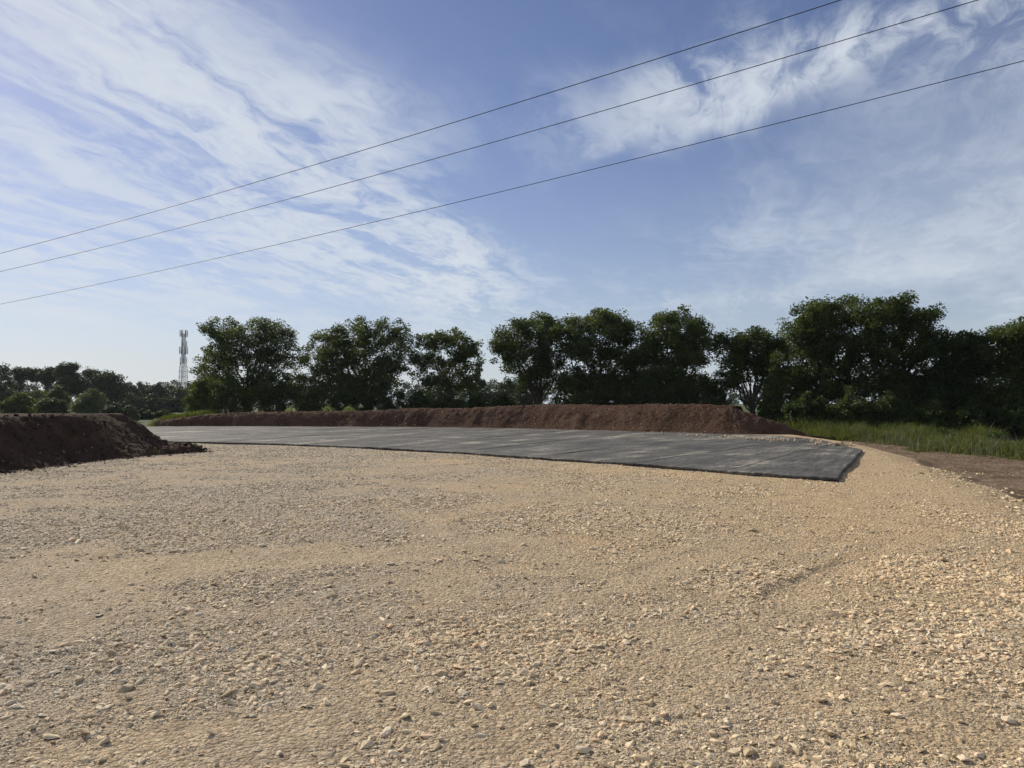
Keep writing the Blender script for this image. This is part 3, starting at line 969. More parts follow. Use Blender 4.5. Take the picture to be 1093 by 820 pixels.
def build_mound():
    ys = np.concatenate([np.linspace(-12, 9, 40), np.linspace(9.2, 28.8, 240)])
    w = np.concatenate([np.linspace(-0.3, 3.2, 90), np.linspace(3.3, 9.5, 40)])      # leftwards from the toe
    yy, ww = np.meshgrid(ys, w, indexing='ij')
    toe = np.interp(yy, TOE_Y, TOE_X) + 0.35 * (fbm(yy * 0.9, 0 * yy, 3, 161) - 0.5)
    x = toe - ww
    # foot ledge 0.22 high then the steep face up to a flat top
    H = 1.27 * (1 - sstep(yy + 0.2 * (ww - 2.2), 25.8, 27.6))
    ww0 = ww
    ww = ww - 0.9 * sstep(yy, 23.0, 25.2)          # low spread of soil beyond the face
    ledge = 0.20 * sstep(ww0, -0.05, 0.35) * (1 - sstep(yy, 26.4, 28.2)) + 0.05
    fw = 1.15 + 0.50 * sstep(yy, 21.5, 24.5)
    face = sstep((ww - 0.25) / fw, 0.0, 1.13)
    face = 0.35 * face + 0.65 * np.clip((ww - 0.30) / fw, 0, 1)
    backp = 1 - sstep(ww, 6.5, 9.4)
    z = -0.05 + ledge * backp + np.maximum(H - 0.2, 0) * face * backp
    z = z + 0.10 * (fbm(yy * 1.1, ww * 1.1, 4, 163) - 0.5) * (0.3 + face) + 0.15 * (fbm(yy * 4.0, ww * 4.5, 5, 164, 0.68) - 0.5) * backp
    z = z + 0.16 * (fbm(yy * 1.3, ww * 0.3, 3, 165) - 0.5) * (4 * face * (1 - face))
    z = np.where(z > 1.24, 1.24 + (z - 1.24) * 0.3, z)
    z[:, 0] = -0.15; z[0] = -0.3; z[-1] = -0.15; z[:, -1] = -0.4
    o = mesh_np('earth_mound', np.stack([x, yy, z], -1).reshape(-1, 3), grid_faces(len(ys), len(w)), M_mound, True)
    tag(o, 'flat topped mound of dark soil heaped on the left edge of the gravel', 'earth mound')
    return x, yy, z


mx, my, mz = build_mound()

def build_clods():
    def clods(name, label, X, Y, Z, mat, n, jlo, jhi, ilo, ihi, toe_n, toe_pts, smax):
        kinds = [rock_mesh('clod', 900 + i, mat, 0.75, 16) for i in range(6)]
        pts = []; sc = []
        for k in range(n):
            i = int(random.uniform(ilo, ihi)); j = int(random.uniform(jlo, jhi))
            pts.append((X[i, j], Y[i, j], Z[i, j])); sc.append(min(smax, 0.05 * (1 - random.random()) ** (-1 / 2.2)))
        for k in range(toe_n):
            x, y = toe_pts()
            pts.append((x, y, 0.0)); sc.append(min(smax * 0.6, 0.03 * (1 - random.random()) ** (-1 / 2.2)))
        n = len(pts)
        o = scatter(name, pts, np.array(sc)[:, None] * rng.uniform(0.7, 1.2, (n, 3)), rng.random((n, 3)) * 6.28, rng.integers(0, 6, n), kinds)
        tag(o, label, 'soil clods', kind='stuff')

    def toe_m():
        y = random.uniform(10, 27)
        return float(np.interp(y, TOE_Y, TOE_X)) + abs(random.gauss(0, 0.28)), y
    clods('mound_clods', 'lumps of dark soil on and below the left mound', mx, my, mz, M_mound, 2000, 2, 50, 40, 250, 800, toe_m, 0.20)

    def toe_b():
        i = random.randrange(20, 380)
        return float(bx[i, 6]) + random.gauss(0, 0.2), float(by[i, 6]) - abs(random.gauss(0, 0.25))
    clods('bank_clods', 'lumps of reddish soil on the long bank', bx, by, bz, M_bank, 1400, 4, 40, 10, 400, 0, toe_b, 0.13)


build_clods()

# ------------------------------------------------------------------ foliage
def leaf_cloud(centres, sig, per, size, seed, squash=0.8):
    """diamond leaves gathered in clumps; returns verts, quads"""
    r = np.random.default_rng(seed)
    centres = np.asarray(centres, float); sig = np.broadcast_to(np.asarray(sig, float), len(centres))
    n = len(centres) * per
    c = np.repeat(centres, per, 0); s = np.repeat(sig, per)
    g = r.normal(0, 1, (n, 3)); g /= np.linalg.norm(g, axis=1)[:, None]
    g *= (r.random(n) ** 0.45)[:, None]
    p = c + g * s[:, None] * np.array([1, 1, squash])
    a = r.normal(0, 1, (n, 3)); a[:, 2] *= 0.6; a /= np.linalg.norm(a, axis=1)[:, None]
    t = r.normal(0, 1, (n, 3)); b = np.cross(a, t); b /= np.linalg.norm(b, axis=1)[:, None]
    L = size * r.uniform(0.6, 1.3, n); W = L * r.uniform(0.45, 0.75, n)
    k = np.cross(a, b) * (L * 0.18)[:, None]
    v = np.stack([p - a * L[:, None] * .5, p + b * W[:, None] * .5 + k, p + a * L[:, None] * .5, p - b * W[:, None] * .5 + k], 1).reshape(-1, 3)
    q = np.arange(4 * n).reshape(-1, 4)
    return v, q


def limb_path(a, b, r, bend=0.12, n=6):
    a = np.asarray(a, float); b = np.asarray(b, float)
    t = np.linspace(0, 1, n)[:, None]
    L = np.linalg.norm(b - a)
    off = r.normal(0, bend * L, 3)
    p = a + (b - a) * t + off * (t * (1 - t) * 2) + r.normal(0, 0.02 * L, (n, 3)) * np.sin(t * math.pi)
    return p


def make_tree(name, label, base_px, depth, lobes, seed, mat=None, group=None, cat='tree', trunk_r=0.24, nclump=230, per=80,
              leaf=0.165, fork=0.30, base_z=None, stems=1, fill=0.45, sig=0.52):
    """lobes: (px, py, half width px, half height px, depth offset m) of the crown as outlined in the photograph"""
    r = np.random.default_rng(seed)
    nclump = int(nclump * 1.6); fill = min(0.62, fill + 0.1)
    bz_ = FIELD_Z if base_z is None else base_z
    bx_ = (base_px - CX) / F * depth
    root = empty(name, (bx_, depth, bz_))
    tag(root, label, cat, group)
    org = np.array([bx_, depth, bz_])
    lb = []
    for l in lobes:
        px, py, rx, ry = l[:4]; dd = l[4] if len(l) > 4 else 0.0
        d = depth + dd
        c = np.array(at_depth(px, py, d)) - org
        lb.append((c, np.array([rx / F * d, 0.9 * rx / F * d + 0.3, ry / F * d])))
    # smaller boughs that break the outline
    for c, rad in list(lb):
        for k in range(2):
            g = r.normal(0, 1, 3); g[2] = abs(g[2]) * 0.8 - 0.1; g /= np.linalg.norm(g)
            kk = r.uniform(0.30, 0.45)
            lb.append((c + g * rad * (0.96 - kk * 0.35), rad * kk))
    vol = np.array([l[1].prod() ** 0.75 for l in lb]); vol /= vol.sum()
    cent = []; csig = []
    wood = Acc()
    top = max(l[0][2] + l[1][2] for l in lb)
    # trunk(s)
    starts = []
    for k in range(stems):
        b0 = np.array([r.normal(0, 0.25) * (stems > 1), r.normal(0, 0.25) * (stems > 1), -0.15])
        cc = sum(l[0] * v for l, v in zip(lb, vol))
        tipp = np.array([cc[0] * 0.55 + r.normal(0, 0.4) * (stems > 1), cc[1] * 0.5 + r.normal(0, .2), top * fork * r.uniform(0.9, 1.1)])
        pth = limb_path(b0, tipp, r, 0.05, 6)
        wood.tube(pth, np.linspace(1.25, 0.8, 6) * trunk_r / math.sqrt(stems), 8)
        starts.append((pth[-1], pth))
    for (c, rad), v in zip(lb, vol):
        n = max(8, int(nclump * v))
        # limb to the middle of the lobe
        tr_tip, tr_path = starts[r.integers(len(starts))]
        a = tr_path[r.integers(3, 6)]
        tgt = c + np.array([0, 0, -0.15 * rad[2]])
        lp = limb_path(a, tgt, r, 0.10, 7)
        lr = trunk_r * (0.55 if stems == 1 else 0.45) * min(1.2, 0.55 + v * 1.6)
        wood.tube(lp, np.linspace(1.0, 0.32, 7) * lr, 6)
        lp2 = limb_path(tgt, c + np.array([r.normal(0, .2), r.normal(0, .2), 0.75]) * rad[2] * np.array([.5, .5, 1]), r, 0.1, 4)
        wood.tube(lp2, np.linspace(0.32, 0.08, 4) * lr, 5)
        allp = np.concatenate([lp[2:], lp2])
        g = r.normal(0, 1, (n, 3)); g /= np.linalg.norm(g, axis=1)[:, None]
        inner = r.random(n) < fill
        k = np.where(inner, r.random(n) ** 0.5 * 0.8, r.uniform(0.80, 1.06, n))
        k = k * (0.84 + 0.36 * vnoise(g[:, 0] * 2.2 + seed, g[:, 2] * 2.2 + g[:, 1], seed))
        # fewer clumps low inside the crown
        g2 = g.copy(); g2[:, 2] = np.where((g2[:, 2] < -0.45) & (r.random(n) < 0.45), -g2[:, 2], g2[:, 2])
        p = c + g2 * k[:, None] * rad
        p = p[p[:, 2] > 0.3]
        cent.append(p); csig.append(np.full(len(p), 1.0) * r.uniform(0.75, 1.3, len(p)))
        # twigs to some of the clumps
        for q in p[::3]:
            j = np.argmin(np.linalg.norm(allp - q, axis=1) + 0.35 * np.maximum(allp[:, 2] - q[2], 0))
            tp = limb_path(allp[j], q, r, 0.12, 4)
            wood.tube(tp, np.linspace(0.20, 0.05, 4) * lr + 0.006, 4)
    wood.build('trunk', M_bark, root, True)
    C = np.concatenate(cent); S = np.concatenate(csig) * sig
    v, q = leaf_cloud(C, S, per, leaf, seed + 5)
    mesh_np('crown', v, q, mat or M_oak, False, root)
    return root


def make_bush(name, label, px, py_top, half_px, depth, seed, mat, group=None, base_z=None, cat='bush', leaf=0.15, nclump=70, per=70, lift=0):
    r = np.random.default_rng(seed)
    bz_ = FIELD_Z if base_z is None else base_z
    x = (px - CX) / F * depth
    h = EYE + (HOR - py_top + lift) / F * depth - bz_
    w = half_px / F * depth
    root = empty(name, (x, depth, bz_))
    tag(root, label, cat, group)
    wood = Acc()
    cent = []
    for k in range(nclump):
        th = r.uniform(0, 6.283); q = r.random() ** 0.5
        hh = h * (0.10 + 0.90 * r.random() ** 0.8) * (0.62 + 0.62 * float(vnoise(np.array([math.cos(th) * q * 2.6 + 5]), np.array([math.sin(th) * q * 1.5]), seed + 1)[0]))
        prof = math.sqrt(max(0.05, 1 - (max(hh / h - 0.35, 0) / 0.68) ** 2)) * (0.55 + 0.85 * float(fbm(np.array([math.cos(th) * 1.6 + hh * 0.5]), np.array([math.sin(th) * 1.6]), 2, seed)[0]))
        p = np.array([math.cos(th) * q * w * prof, math.sin(th) * q * w * 0.8 * prof, hh])
        cent.append(p)
        if k % 3 == 0:
            wood.tube(limb_path((p[0] * .12, p[1] * .12, -0.1), p, r, 0.08, 4), np.linspace(0.05, 0.012, 4), 5)
    wood.build('stem', M_bark, root, True)
    v, q = leaf_cloud(np.array(cent), np.full(len(cent), max(0.28, 0.20 * min(w, h))), per, leaf, seed + 3, 0.9)
    mesh_np('foliage', v, q, mat, False, root)
    return root


G_ROW = 'trees in the row behind the soil bank'
# --- the tree row, left to right
make_tree('oak_tree', 'big dense round tree at the left end of the row, beside the mast', 262, 66,
          [(240, 362, 26, 25), (280, 362, 30, 25), (262, 385, 45, 30), (305, 385, 26, 28), (232, 405, 27, 28), (262, 420, 46, 22, -1), (222, 425, 20, 18, -1), (310, 420, 28, 20)],
          11, M_oak, G_ROW, nclump=380, trunk_r=0.30, fill=0.55)
make_tree('oak_tree', 'broad dark tree second from the left end of the row', 398, 64,
          [(350, 372, 22, 22), (388, 362, 28, 22), (412, 365, 26, 24), (370, 388, 38, 24), (418, 392, 26, 25), (352, 408, 26, 22), (385, 415, 34, 18)],
          12, M_oak, G_ROW, nclump=310, trunk_r=0.27, fill=0.45)
make_tree('field_tree', 'airy twin stemmed tree with sky showing through, left of the gap', 476, 63,
          [(458, 370, 17, 17), (485, 368, 18, 16), (500, 385, 17, 20), (452, 392, 14, 18), (478, 395, 22, 22), (468, 412, 16, 12), (496, 412, 14, 12)],
          13, M_oak, G_ROW, nclump=150, trunk_r=0.20, stems=2, fill=0.30, per=70, sig=0.46)
make_tree('oak_tree', 'spreading tree with bare low branches, right of the gap', 580, 60,
          [(548, 362, 24, 20), (575, 358, 26, 18), (592, 372, 22, 22), (560, 385, 28, 18), (540, 380, 16, 16), (585, 400, 22, 24), (562, 405, 16, 12)],
          14, M_oak, G_ROW, nclump=200, trunk_r=0.24, fill=0.35, fork=0.34)
make_tree('oak_tree', 'tall full crowned tree with the highest top left of centre', 642, 58,
          [(610, 358, 22, 20), (640, 348, 26, 20), (668, 356, 22, 20), (625, 382, 28, 26), (660, 385, 28, 26), (618, 412, 26, 22), (650, 415, 30, 20), (678, 405, 18, 22)],
          15, M_oak, G_ROW, nclump=330, trunk_r=0.28, fill=0.5)
make_tree('oak_tree', 'narrow domed tree in the middle of the row', 722, 56,
          [(722, 352, 26, 22), (705, 372, 22, 24), (742, 370, 24, 24), (720, 395, 32, 24), (700, 412, 22, 20), (735, 416, 26, 18), (690, 385, 14, 18)],
          16, M_oak, G_ROW, nclump=280, trunk_r=0.25, fill=0.45)
make_tree('field_tree', 'lower thin tree with open gaps, just left of the tallest pair', 801, 54,
          [(782, 368, 16, 15), (808, 370, 22, 16), (826, 378, 16, 20), (790, 392, 20, 18), (815, 402, 20, 20), (776, 408, 14, 12), (830, 415, 14, 18)],
          17, M_oak, G_ROW, nclump=170, trunk_r=0.21, fill=0.3, sig=0.47)
make_tree('oak_tree', 'tall dark tree left of the highest tree in the row', 872, 51,
          [(868, 345, 26, 24), (893, 342, 24, 24), (855, 372, 24, 26), (885, 378, 32, 26), (862, 405, 30, 24), (895, 412, 30, 24), (868, 430, 30, 18)],
          18, M_oak, G_ROW, nclump=310, trunk_r=0.28, fill=0.5)
make_tree('oak_tree', 'highest and widest tree in the row, right of centre', 948, 49,
          [(925, 345, 26, 25), (955, 340, 28, 23), (985, 350, 24, 22), (935, 378, 32, 26), (972, 380, 32, 26), (998, 375, 14, 20), (940, 412, 34, 24), (980, 415, 34, 24), (955, 440, 40, 16)],
          19, M_oak, G_ROW, nclump=380, trunk_r=0.33, fill=0.5)
make_tree('oak_tree', 'lower very dark tree between the highest tree and the right edge', 1027, 47,
          [(1018, 375, 20, 20), (1040, 382, 20, 22), (1025, 405, 30, 26), (1010, 430, 28, 24), (1042, 435, 28, 24), (1028, 455, 34, 14)],
          20, M_dark_leaf, G_ROW, nclump=280, trunk_r=0.24, fill=0.6)
make_tree('oak_tree', 'leafy tree cut off by the right edge of the picture', 1085, 45,
          [(1075, 368, 24, 22), (1105, 365, 28, 24), (1080, 395, 30, 26), (1115, 400, 34, 28), (1070, 425, 28, 24), (1105, 435, 36, 26), (1085, 458, 36, 14)],
          21, M_oak, G_ROW, nclump=320, trunk_r=0.28, fill=0.55)

# --- undergrowth below the row
G_BUSH = 'dark bushes under the tree row'
bushes = [
    (215, 418, 20, 62.5, M_light_leaf, 'light green bush at the foot of the leftmost big tree'),
    (245, 414, 24, 62, M_light_leaf, 'leafy bush right of the light green one, under the leftmost big tree'),
    (292, 415, 26, 61.5, M_dark_leaf, 'dark bush below the right half of the leftmost big tree'),
    (335, 412, 26, 61, M_oak, 'bush filling the dip between the first two trees'),
    (372, 420, 22, 60.5, M_dark_leaf, 'low dark bush under the left side of the second tree'),
    (410, 417, 22, 60.5, M_dark_leaf, 'low dark bush under the right side of the second tree'),
    (446, 422, 18, 60, M_dark_leaf, 'small dark bush left of the twin stemmed tree'),
    (478, 424, 20, 60, M_dark_leaf, 'small dark bush under the twin stemmed tree'),
    (612, 414, 20, 56, M_light_leaf, 'mid green bush right of the bare branched trunk'),
    (650, 416, 26, 55, M_dark_leaf, 'dark bush under the tall full crowned tree'),
    (690, 414, 22, 54, M_dark_leaf, 'dark bush between the tall tree and the domed tree'),
    (728, 416, 22, 53.5, M_dark_leaf, 'dark bush under the narrow domed tree'),
    (505, 424, 18, 61, M_dark_leaf, 'low dark bush at the left side of the gap'),
    (536, 426, 20, 60, M_dark_leaf, 'low dark bush in the middle of the gap'),
    (762, 424, 16, 53, M_dark_leaf, 'low bush in the gap right of the domed tree'),
    (826, 408, 16, 50, M_light_leaf, 'bright green bush standing above the right end of the soil bank'),
    (862, 428, 24, 47.5, M_dark_leaf, 'dark bush behind the start of the tall grass'),
    (905, 434, 24, 46.5, M_oak, 'bush behind the tall grass, left of the highest trunk'),
    (950, 438, 26, 45.5, M_dark_leaf, 'dark bush at the foot of the highest tree'),
    (995, 440, 26, 44.5, M_dark_leaf, 'dark bush right of the highest tree, behind the grass'),
    (1040, 442, 26, 43.5, M_dark_leaf, 'dark bush below the lower very dark tree'),
    (1085, 446, 26, 42.5, M_dark_leaf, 'dark bush behind the grass at the right edge'),
]
for i, (px, pt, hw, d, m, lab) in enumerate(bushes):
    make_bush('bush', lab, px, pt, hw * 1.12, d, 600 + i, m, G_BUSH, nclump=120, per=75, lift=random.uniform(4, 13) if not 430 < px < 560 else -1.0)

# --- low trees seen through the gap, farther off
G_GAP = 'distant trees seen through the gap'
for i, (px, pt, hw, d, lab) in enumerate([
        (508, 404, 20, 120, 'small distant round tree left in the gap'), (538, 408, 22, 125, 'small distant round tree right in the gap'),
        (560, 415, 18, 118, 'low distant tree half behind the bare branched tree'), (470, 413, 22, 128, 'low distant tree behind the twin stemmed tree')]):
    make_bush('distant_tree', lab, px, pt, hw, d, 700 + i, M_far_leaf, G_GAP, cat='tree', leaf=0.34, nclump=90, per=60)

# --- far trees on the left
G_LEFT = 'far trees beyond the dark mound'
T = lambda *a, **k: make_tree(*a, group=G_LEFT, per=60, leaf=0.30, sig=0.78, mat=M_far_leaf, trunk_r=0.17, **k)
T('far_tree', 'far rounded tree at the left edge of the picture', 8, 140, [(6, 402, 16, 11), (-10, 408, 18, 14), (10, 416, 16, 10), (4, 430, 22, 12)], 31, nclump=120)
T('far_pine', 'far flat topped tree with bare stems, second from the left edge', 33, 142, [(27, 401, 8, 7), (36, 399, 6, 5), (19, 405, 5, 5), (40, 406, 5, 4)], 32, nclump=40, fork=0.55, stems=2, fill=0.3)
T('far_pine', 'far flat topped tree with bare stems, left of the tall far tree', 50, 141, [(47, 402, 6, 6), (54, 398, 7, 6), (60, 404, 5, 5), (50, 408, 6, 4)], 33, nclump=40, fork=0.55, stems=2, fill=0.3)
T('far_tree', 'tallest of the far trees beyond the dark mound', 74, 138, [(70, 398, 9, 8), (78, 396, 7, 7), (74, 410, 13, 10), (62, 398, 4, 4), (80, 415, 12, 12)], 34, nclump=120)
T('far_tree', 'far tree with a loose top, right of the tallest far tree', 98, 142, [(95, 402, 8, 7), (105, 403, 9, 7), (98, 412, 14, 9), (90, 418, 12, 8)], 35, nclump=90, fill=0.35)
T('far_tree', 'far dark tree whose top slopes down to the right', 118, 140, [(112, 405, 9, 8), (122, 411, 10, 10), (112, 420, 16, 13), (128, 422, 10, 12)], 36, nclump=120)
for i, (px, pt, hw, d, m, lab) in enumerate([
        (4, 416, 22, 112, M_far_leaf, 'far green bush row end at the left edge'), (38, 419, 22, 110, M_oak, 'far green bush below the flat topped trees'),
        (60, 417, 16, 108, M_oak, 'far green bush below the tallest far tree'), (22, 424, 22, 95, M_oak, 'nearer low bush just above the left part of the mound'),
        (97, 420, 20, 84, M_pale_leaf, 'pale grey green bush behind the right part of the mound'),
        (122, 434, 11, 76, M_far_leaf, 'small dark bush at the right end of the mound top'), (138, 436, 8, 80, M_pale_leaf, 'little pale bush right of the mound top'),
        (152, 439, 12, 92, M_far_leaf, 'low dark bush at the left side of the field gap'), (174, 440, 11, 98, M_dark_leaf, 'low dark bush at the right side of the field gap'),
        (55, 428, 20, 92, M_dark_leaf, 'low dark bush just above the middle of the mound')]):
    make_bush('far_bush', lab, px, pt, hw, d, 730 + i, m, 'bushes beyond the dark mound', leaf=0.22, nclump=150, per=60)
for i, (px, pt, hw, d, lab) in enumerate([
        (134, 411, 17, 180, 'far wood edge tree right of the sloping one'), (151, 414, 17, 190, 'far wood edge tree left of the field gap'),
        (167, 414, 17, 188, 'far wood edge tree above the green field'), (181, 415, 16, 192, 'far wood edge tree left of the mast foot'),
        (193, 416, 15, 186, 'far wood edge tree in front of the mast foot'), (208, 413, 16, 190, 'far wood edge tree right of the mast foot'),
        (140, 424, 16, 150, 'dark far thicket below the wood edge, left'), (160, 425, 17, 155, 'dark far thicket below the wood edge, middle'),
        (182, 426, 17, 158, 'dark far thicket below the wood edge, right')]):
    make_bush('far_wood_tree', lab, px, pt, hw, d, 760 + i, M_far_leaf, 'trees of the far wood edge', cat='tree', leaf=0.45, nclump=170, per=55)


# --- a distant belt of woodland closing the horizon behind the rows
def wood_belt():
    cents = []
    sg = []
    for px in np.arange(-260, 1400, 5.0):
        d = 330 + 60 * float(vnoise(np.array([px * 0.02]), np.array([3.0]), 9)[0])
        top = 7.5 + 5 * float(fbm(np.array([px * 0.03]), np.array([1.0]), 3, 4)[0])
        x = (px - CX) / F * d
        for k in range(5):
            cents.append((x + rng.normal(0, 2), d + rng.normal(0, 4), rng.uniform(0.1, 1.0) * top)); sg.append(rng.uniform(1.4, 2.4))
    v, q = leaf_cloud(np.array(cents), np.array(sg), 60, 0.9, 5)
    o = mesh_np('distant_wood', v, q, M_far_leaf)
    tag(o, 'low belt of distant woodland along the horizon', 'woodland', kind='stuff')


wood_belt()

# ------------------------------------------------------------------ grass and weeds
def blades(pts, h, w, seed, lean=0.35):
    r = np.random.default_rng(seed)
    n = len(pts)
    th = r.random(n) * 6.283
    dx, dy = np.cos(th), np.sin(th)
    ln = np.abs(r.normal(0, lean, n)) * h
    ph = r.random(n) * 6.283
    lx, ly = np.cos(ph) * ln, np.sin(ph) * ln
    p = np.asarray(pts)
    def at(t, k):
        c = p + np.stack([lx * t * t, ly * t * t, h * t * (1 - 0.15 * t)], -1)
        o = np.stack([dx * w * k, dy * w * k, 0 * w], -1)
        return c - o, c + o
    a0, a1 = at(0.0, 1.0); b0, b1 = at(0.55, 0.8); c0, c1 = at(1.0, 0.08)
    v = np.stack([a0, a1, b0, b1, c0, c1], 1).reshape(-1, 3)
    i = np.arange(n)[:, None] * 6
    q = np.concatenate([i + np.array([0, 1, 3, 2]), i + np.array([2, 3, 5, 4])])
    return v, q


def grass_right():
    n = 120000
    y = 10 + rng.random(n) ** 0.8 * 41
    x0 = np.interp(y, [10, 24, 28, 34, 39, 42, 51], [16.9, 16.8, 16.5, 16.3, 16.6, 15.3, 14.8]) + 1.6 * (fbm(y * 0.5, 0 * y, 3, 81) - 0.5) + 0.15
    t = rng.random(n) ** 1.6
    x = x0 + t * np.interp(y, [10, 34, 40, 50], [4.0, 5.0, 8.0, 9.0])
    cl = fbm(x * 0.8, y * 0.8, 3, 201)
    front = sstep(x - x0, 0.0, 1.4)
    cl2 = fbm(x * 2.3, y * 2.3, 3, 207)
    h = (0.08 + 0.46 * front + 0.40 * sstep(y, 36, 42)) * (0.22 + 0.8 * sstep(cl, 0.35, 0.64) + 0.5 * sstep(cl2, 0.4, 0.7)) * rng.uniform(0.25, 1.0, n)
    keep = rng.random(n) < 0.35 + 0.65 * sstep(cl, 0.3, 0.55)
    x, y, h = x[keep], y[keep], h[keep]
    n = len(x)
    v, q = blades(np.stack([x, y, np.full(n, FIELD_Z)], -1), h, 0.010 + 0.014 * rng.random(n), 301, 0.55)
    o = mesh_np('tall_grass', v, q, M_grass)
    tag(o, 'strip of tall rough green grass between dirt and trees', 'grass', kind='stuff')
    # taller dry stalks in it
    k = rng.choice(n, 2200, replace=False)
    v, q = blades(np.stack([x[k], y[k], np.full(2200, FIELD_Z)], -1), rng.uniform(0.3, 1.0, 2200), np.full(2200, 0.006), 302, 0.35)
    o = mesh_np('dry_stalks', v, q, M_dry)
    tag(o, 'thin dry stalks rising out of the tall grass', 'weeds', kind='stuff')


grass_right()


def weeds_in_grass():
    labs = ['broad leaved weed clump in the grass, left of its middle', 'darkest weed clump in the grass, behind the sheet corner',
            'weed clump in the grass near the right edge', 'low weed clump where the grass meets the soil bank', 'low weed clump in the middle of the grass',
            'weed clump at the back of the grass under the highest tree']
    for i, (px, py, hpx, wpx) in enumerate([(948, 464, 9, 10), (884, 460, 9, 12), (1062, 470, 9, 12), (858, 457, 6, 9), (1005, 468, 8, 9), (975, 462, 8, 12)]):
        z = FIELD_Z
        x, y, _ = P(px, py + 6, z)
        make_bush('weed_clump', labs[i], px, py - hpx, wpx, y, 800 + i, M_light_leaf if i != 1 else M_oak, 'weed clumps in the grass strip', cat='weeds', leaf=0.07, nclump=40, per=60)


weeds_in_grass()


def grass_hump():
    # grassy end of the soil bank on the left, and low growth along the crest
    pts = []
    n = 9000
    px = rng.uniform(168, 215, n)
    x = (px - CX) / F * 54 + rng.normal(0, .2, n)
    y = rng.uniform(51.5, 58, n)
    zc = hump_h(x, y)
    o1 = mesh_np('grassy_hump', *hump(), M_field, True)
    tag(o1, kind='structure')
    v, q = blades(np.stack([x, y, FIELD_Z + zc - 0.05], -1), rng.uniform(0.1, 0.5, n) * (0.4 + 1.2 * fbm(x * 1.5, y * 1.5, 3, 6)), np.full(n, 0.02), 311)
    o = mesh_np('hump_grass', v, q, M_grass)
    tag(o, 'patch of green grass on the hump left of the big tree', 'grass', kind='stuff')


def hump_h(x, y):
    a = 1.0 * np.exp(-((x + 21.6) / 2.0) ** 2) + 0.7 * np.exp(-((x + 24.0) / 1.6) ** 2) + 0.9 * np.exp(-((x + 18.5) / 2.5) ** 2)
    return a * np.exp(-((y - 54.8) / 2.2) ** 2) + 0.45 * (fbm(x * 0.9, y * 0.9, 4, 5) - 0.5)


def hump():
    xs = np.linspace(-29, -16, 50); ys_ = np.linspace(49.5, 60, 40)
    xx, yy = np.meshgrid(xs, ys_)
    z = FIELD_Z - 0.06 + hump_h(xx, yy)
    return np.stack([xx, yy, z], -1).reshape(-1, 3), grid_faces(40, 50)


grass_hump()


def flower_clumps():
    for i, (px, py, w, lab) in enumerate([(310, 438.5, 4, 'small pale plant on the bank crest, leftmost of three'), (350, 437, 6, 'largest pale flowering plant on the bank crest'),
                                          (373, 437.5, 4.5, 'pale flowering plant right of the largest one')]):
        d = 53.5
        make_bush('flowering_weed', lab, px, py - 1, w, d, 830 + i, M_flower, 'pale plants on the bank crest', base_z=0.8, cat='plant', leaf=0.08, nclump=18, per=26)


flower_clumps()


def mound_weeds():
    """sparse dry weeds along the foot of the dark mound"""
    P_ = []; H_ = []
    for k in range(26):
        d = random.uniform(12, 26)
        x = float(np.interp(d, TOE_Y, TOE_X)) - random.uniform(0.05, 0.5)
        j = np.unravel_index(np.argmin((mx - x) ** 2 + (my - d) ** 2), mx.shape)
        n = random.randint(4, 22)
        P_.append(np.stack([mx[j] + rng.normal(0, 0.06, n), my[j] + rng.normal(0, 0.08, n), np.full(n, mz[j] - 0.03)], -1))
        H_.append(rng.uniform(0.04, 0.18, n) * random.uniform(0.5, 1.2))
    v, q = blades(np.concatenate(P_), np.concatenate(H_), np.full(sum(len(h) for h in H_), 0.006), 851, 0.6)
    o = mesh_np('dry_weeds', v, q, M_dry)
    tag(o, 'sparse dry weeds along the foot of the dark mound', 'weeds', kind='stuff')


mound_weeds()

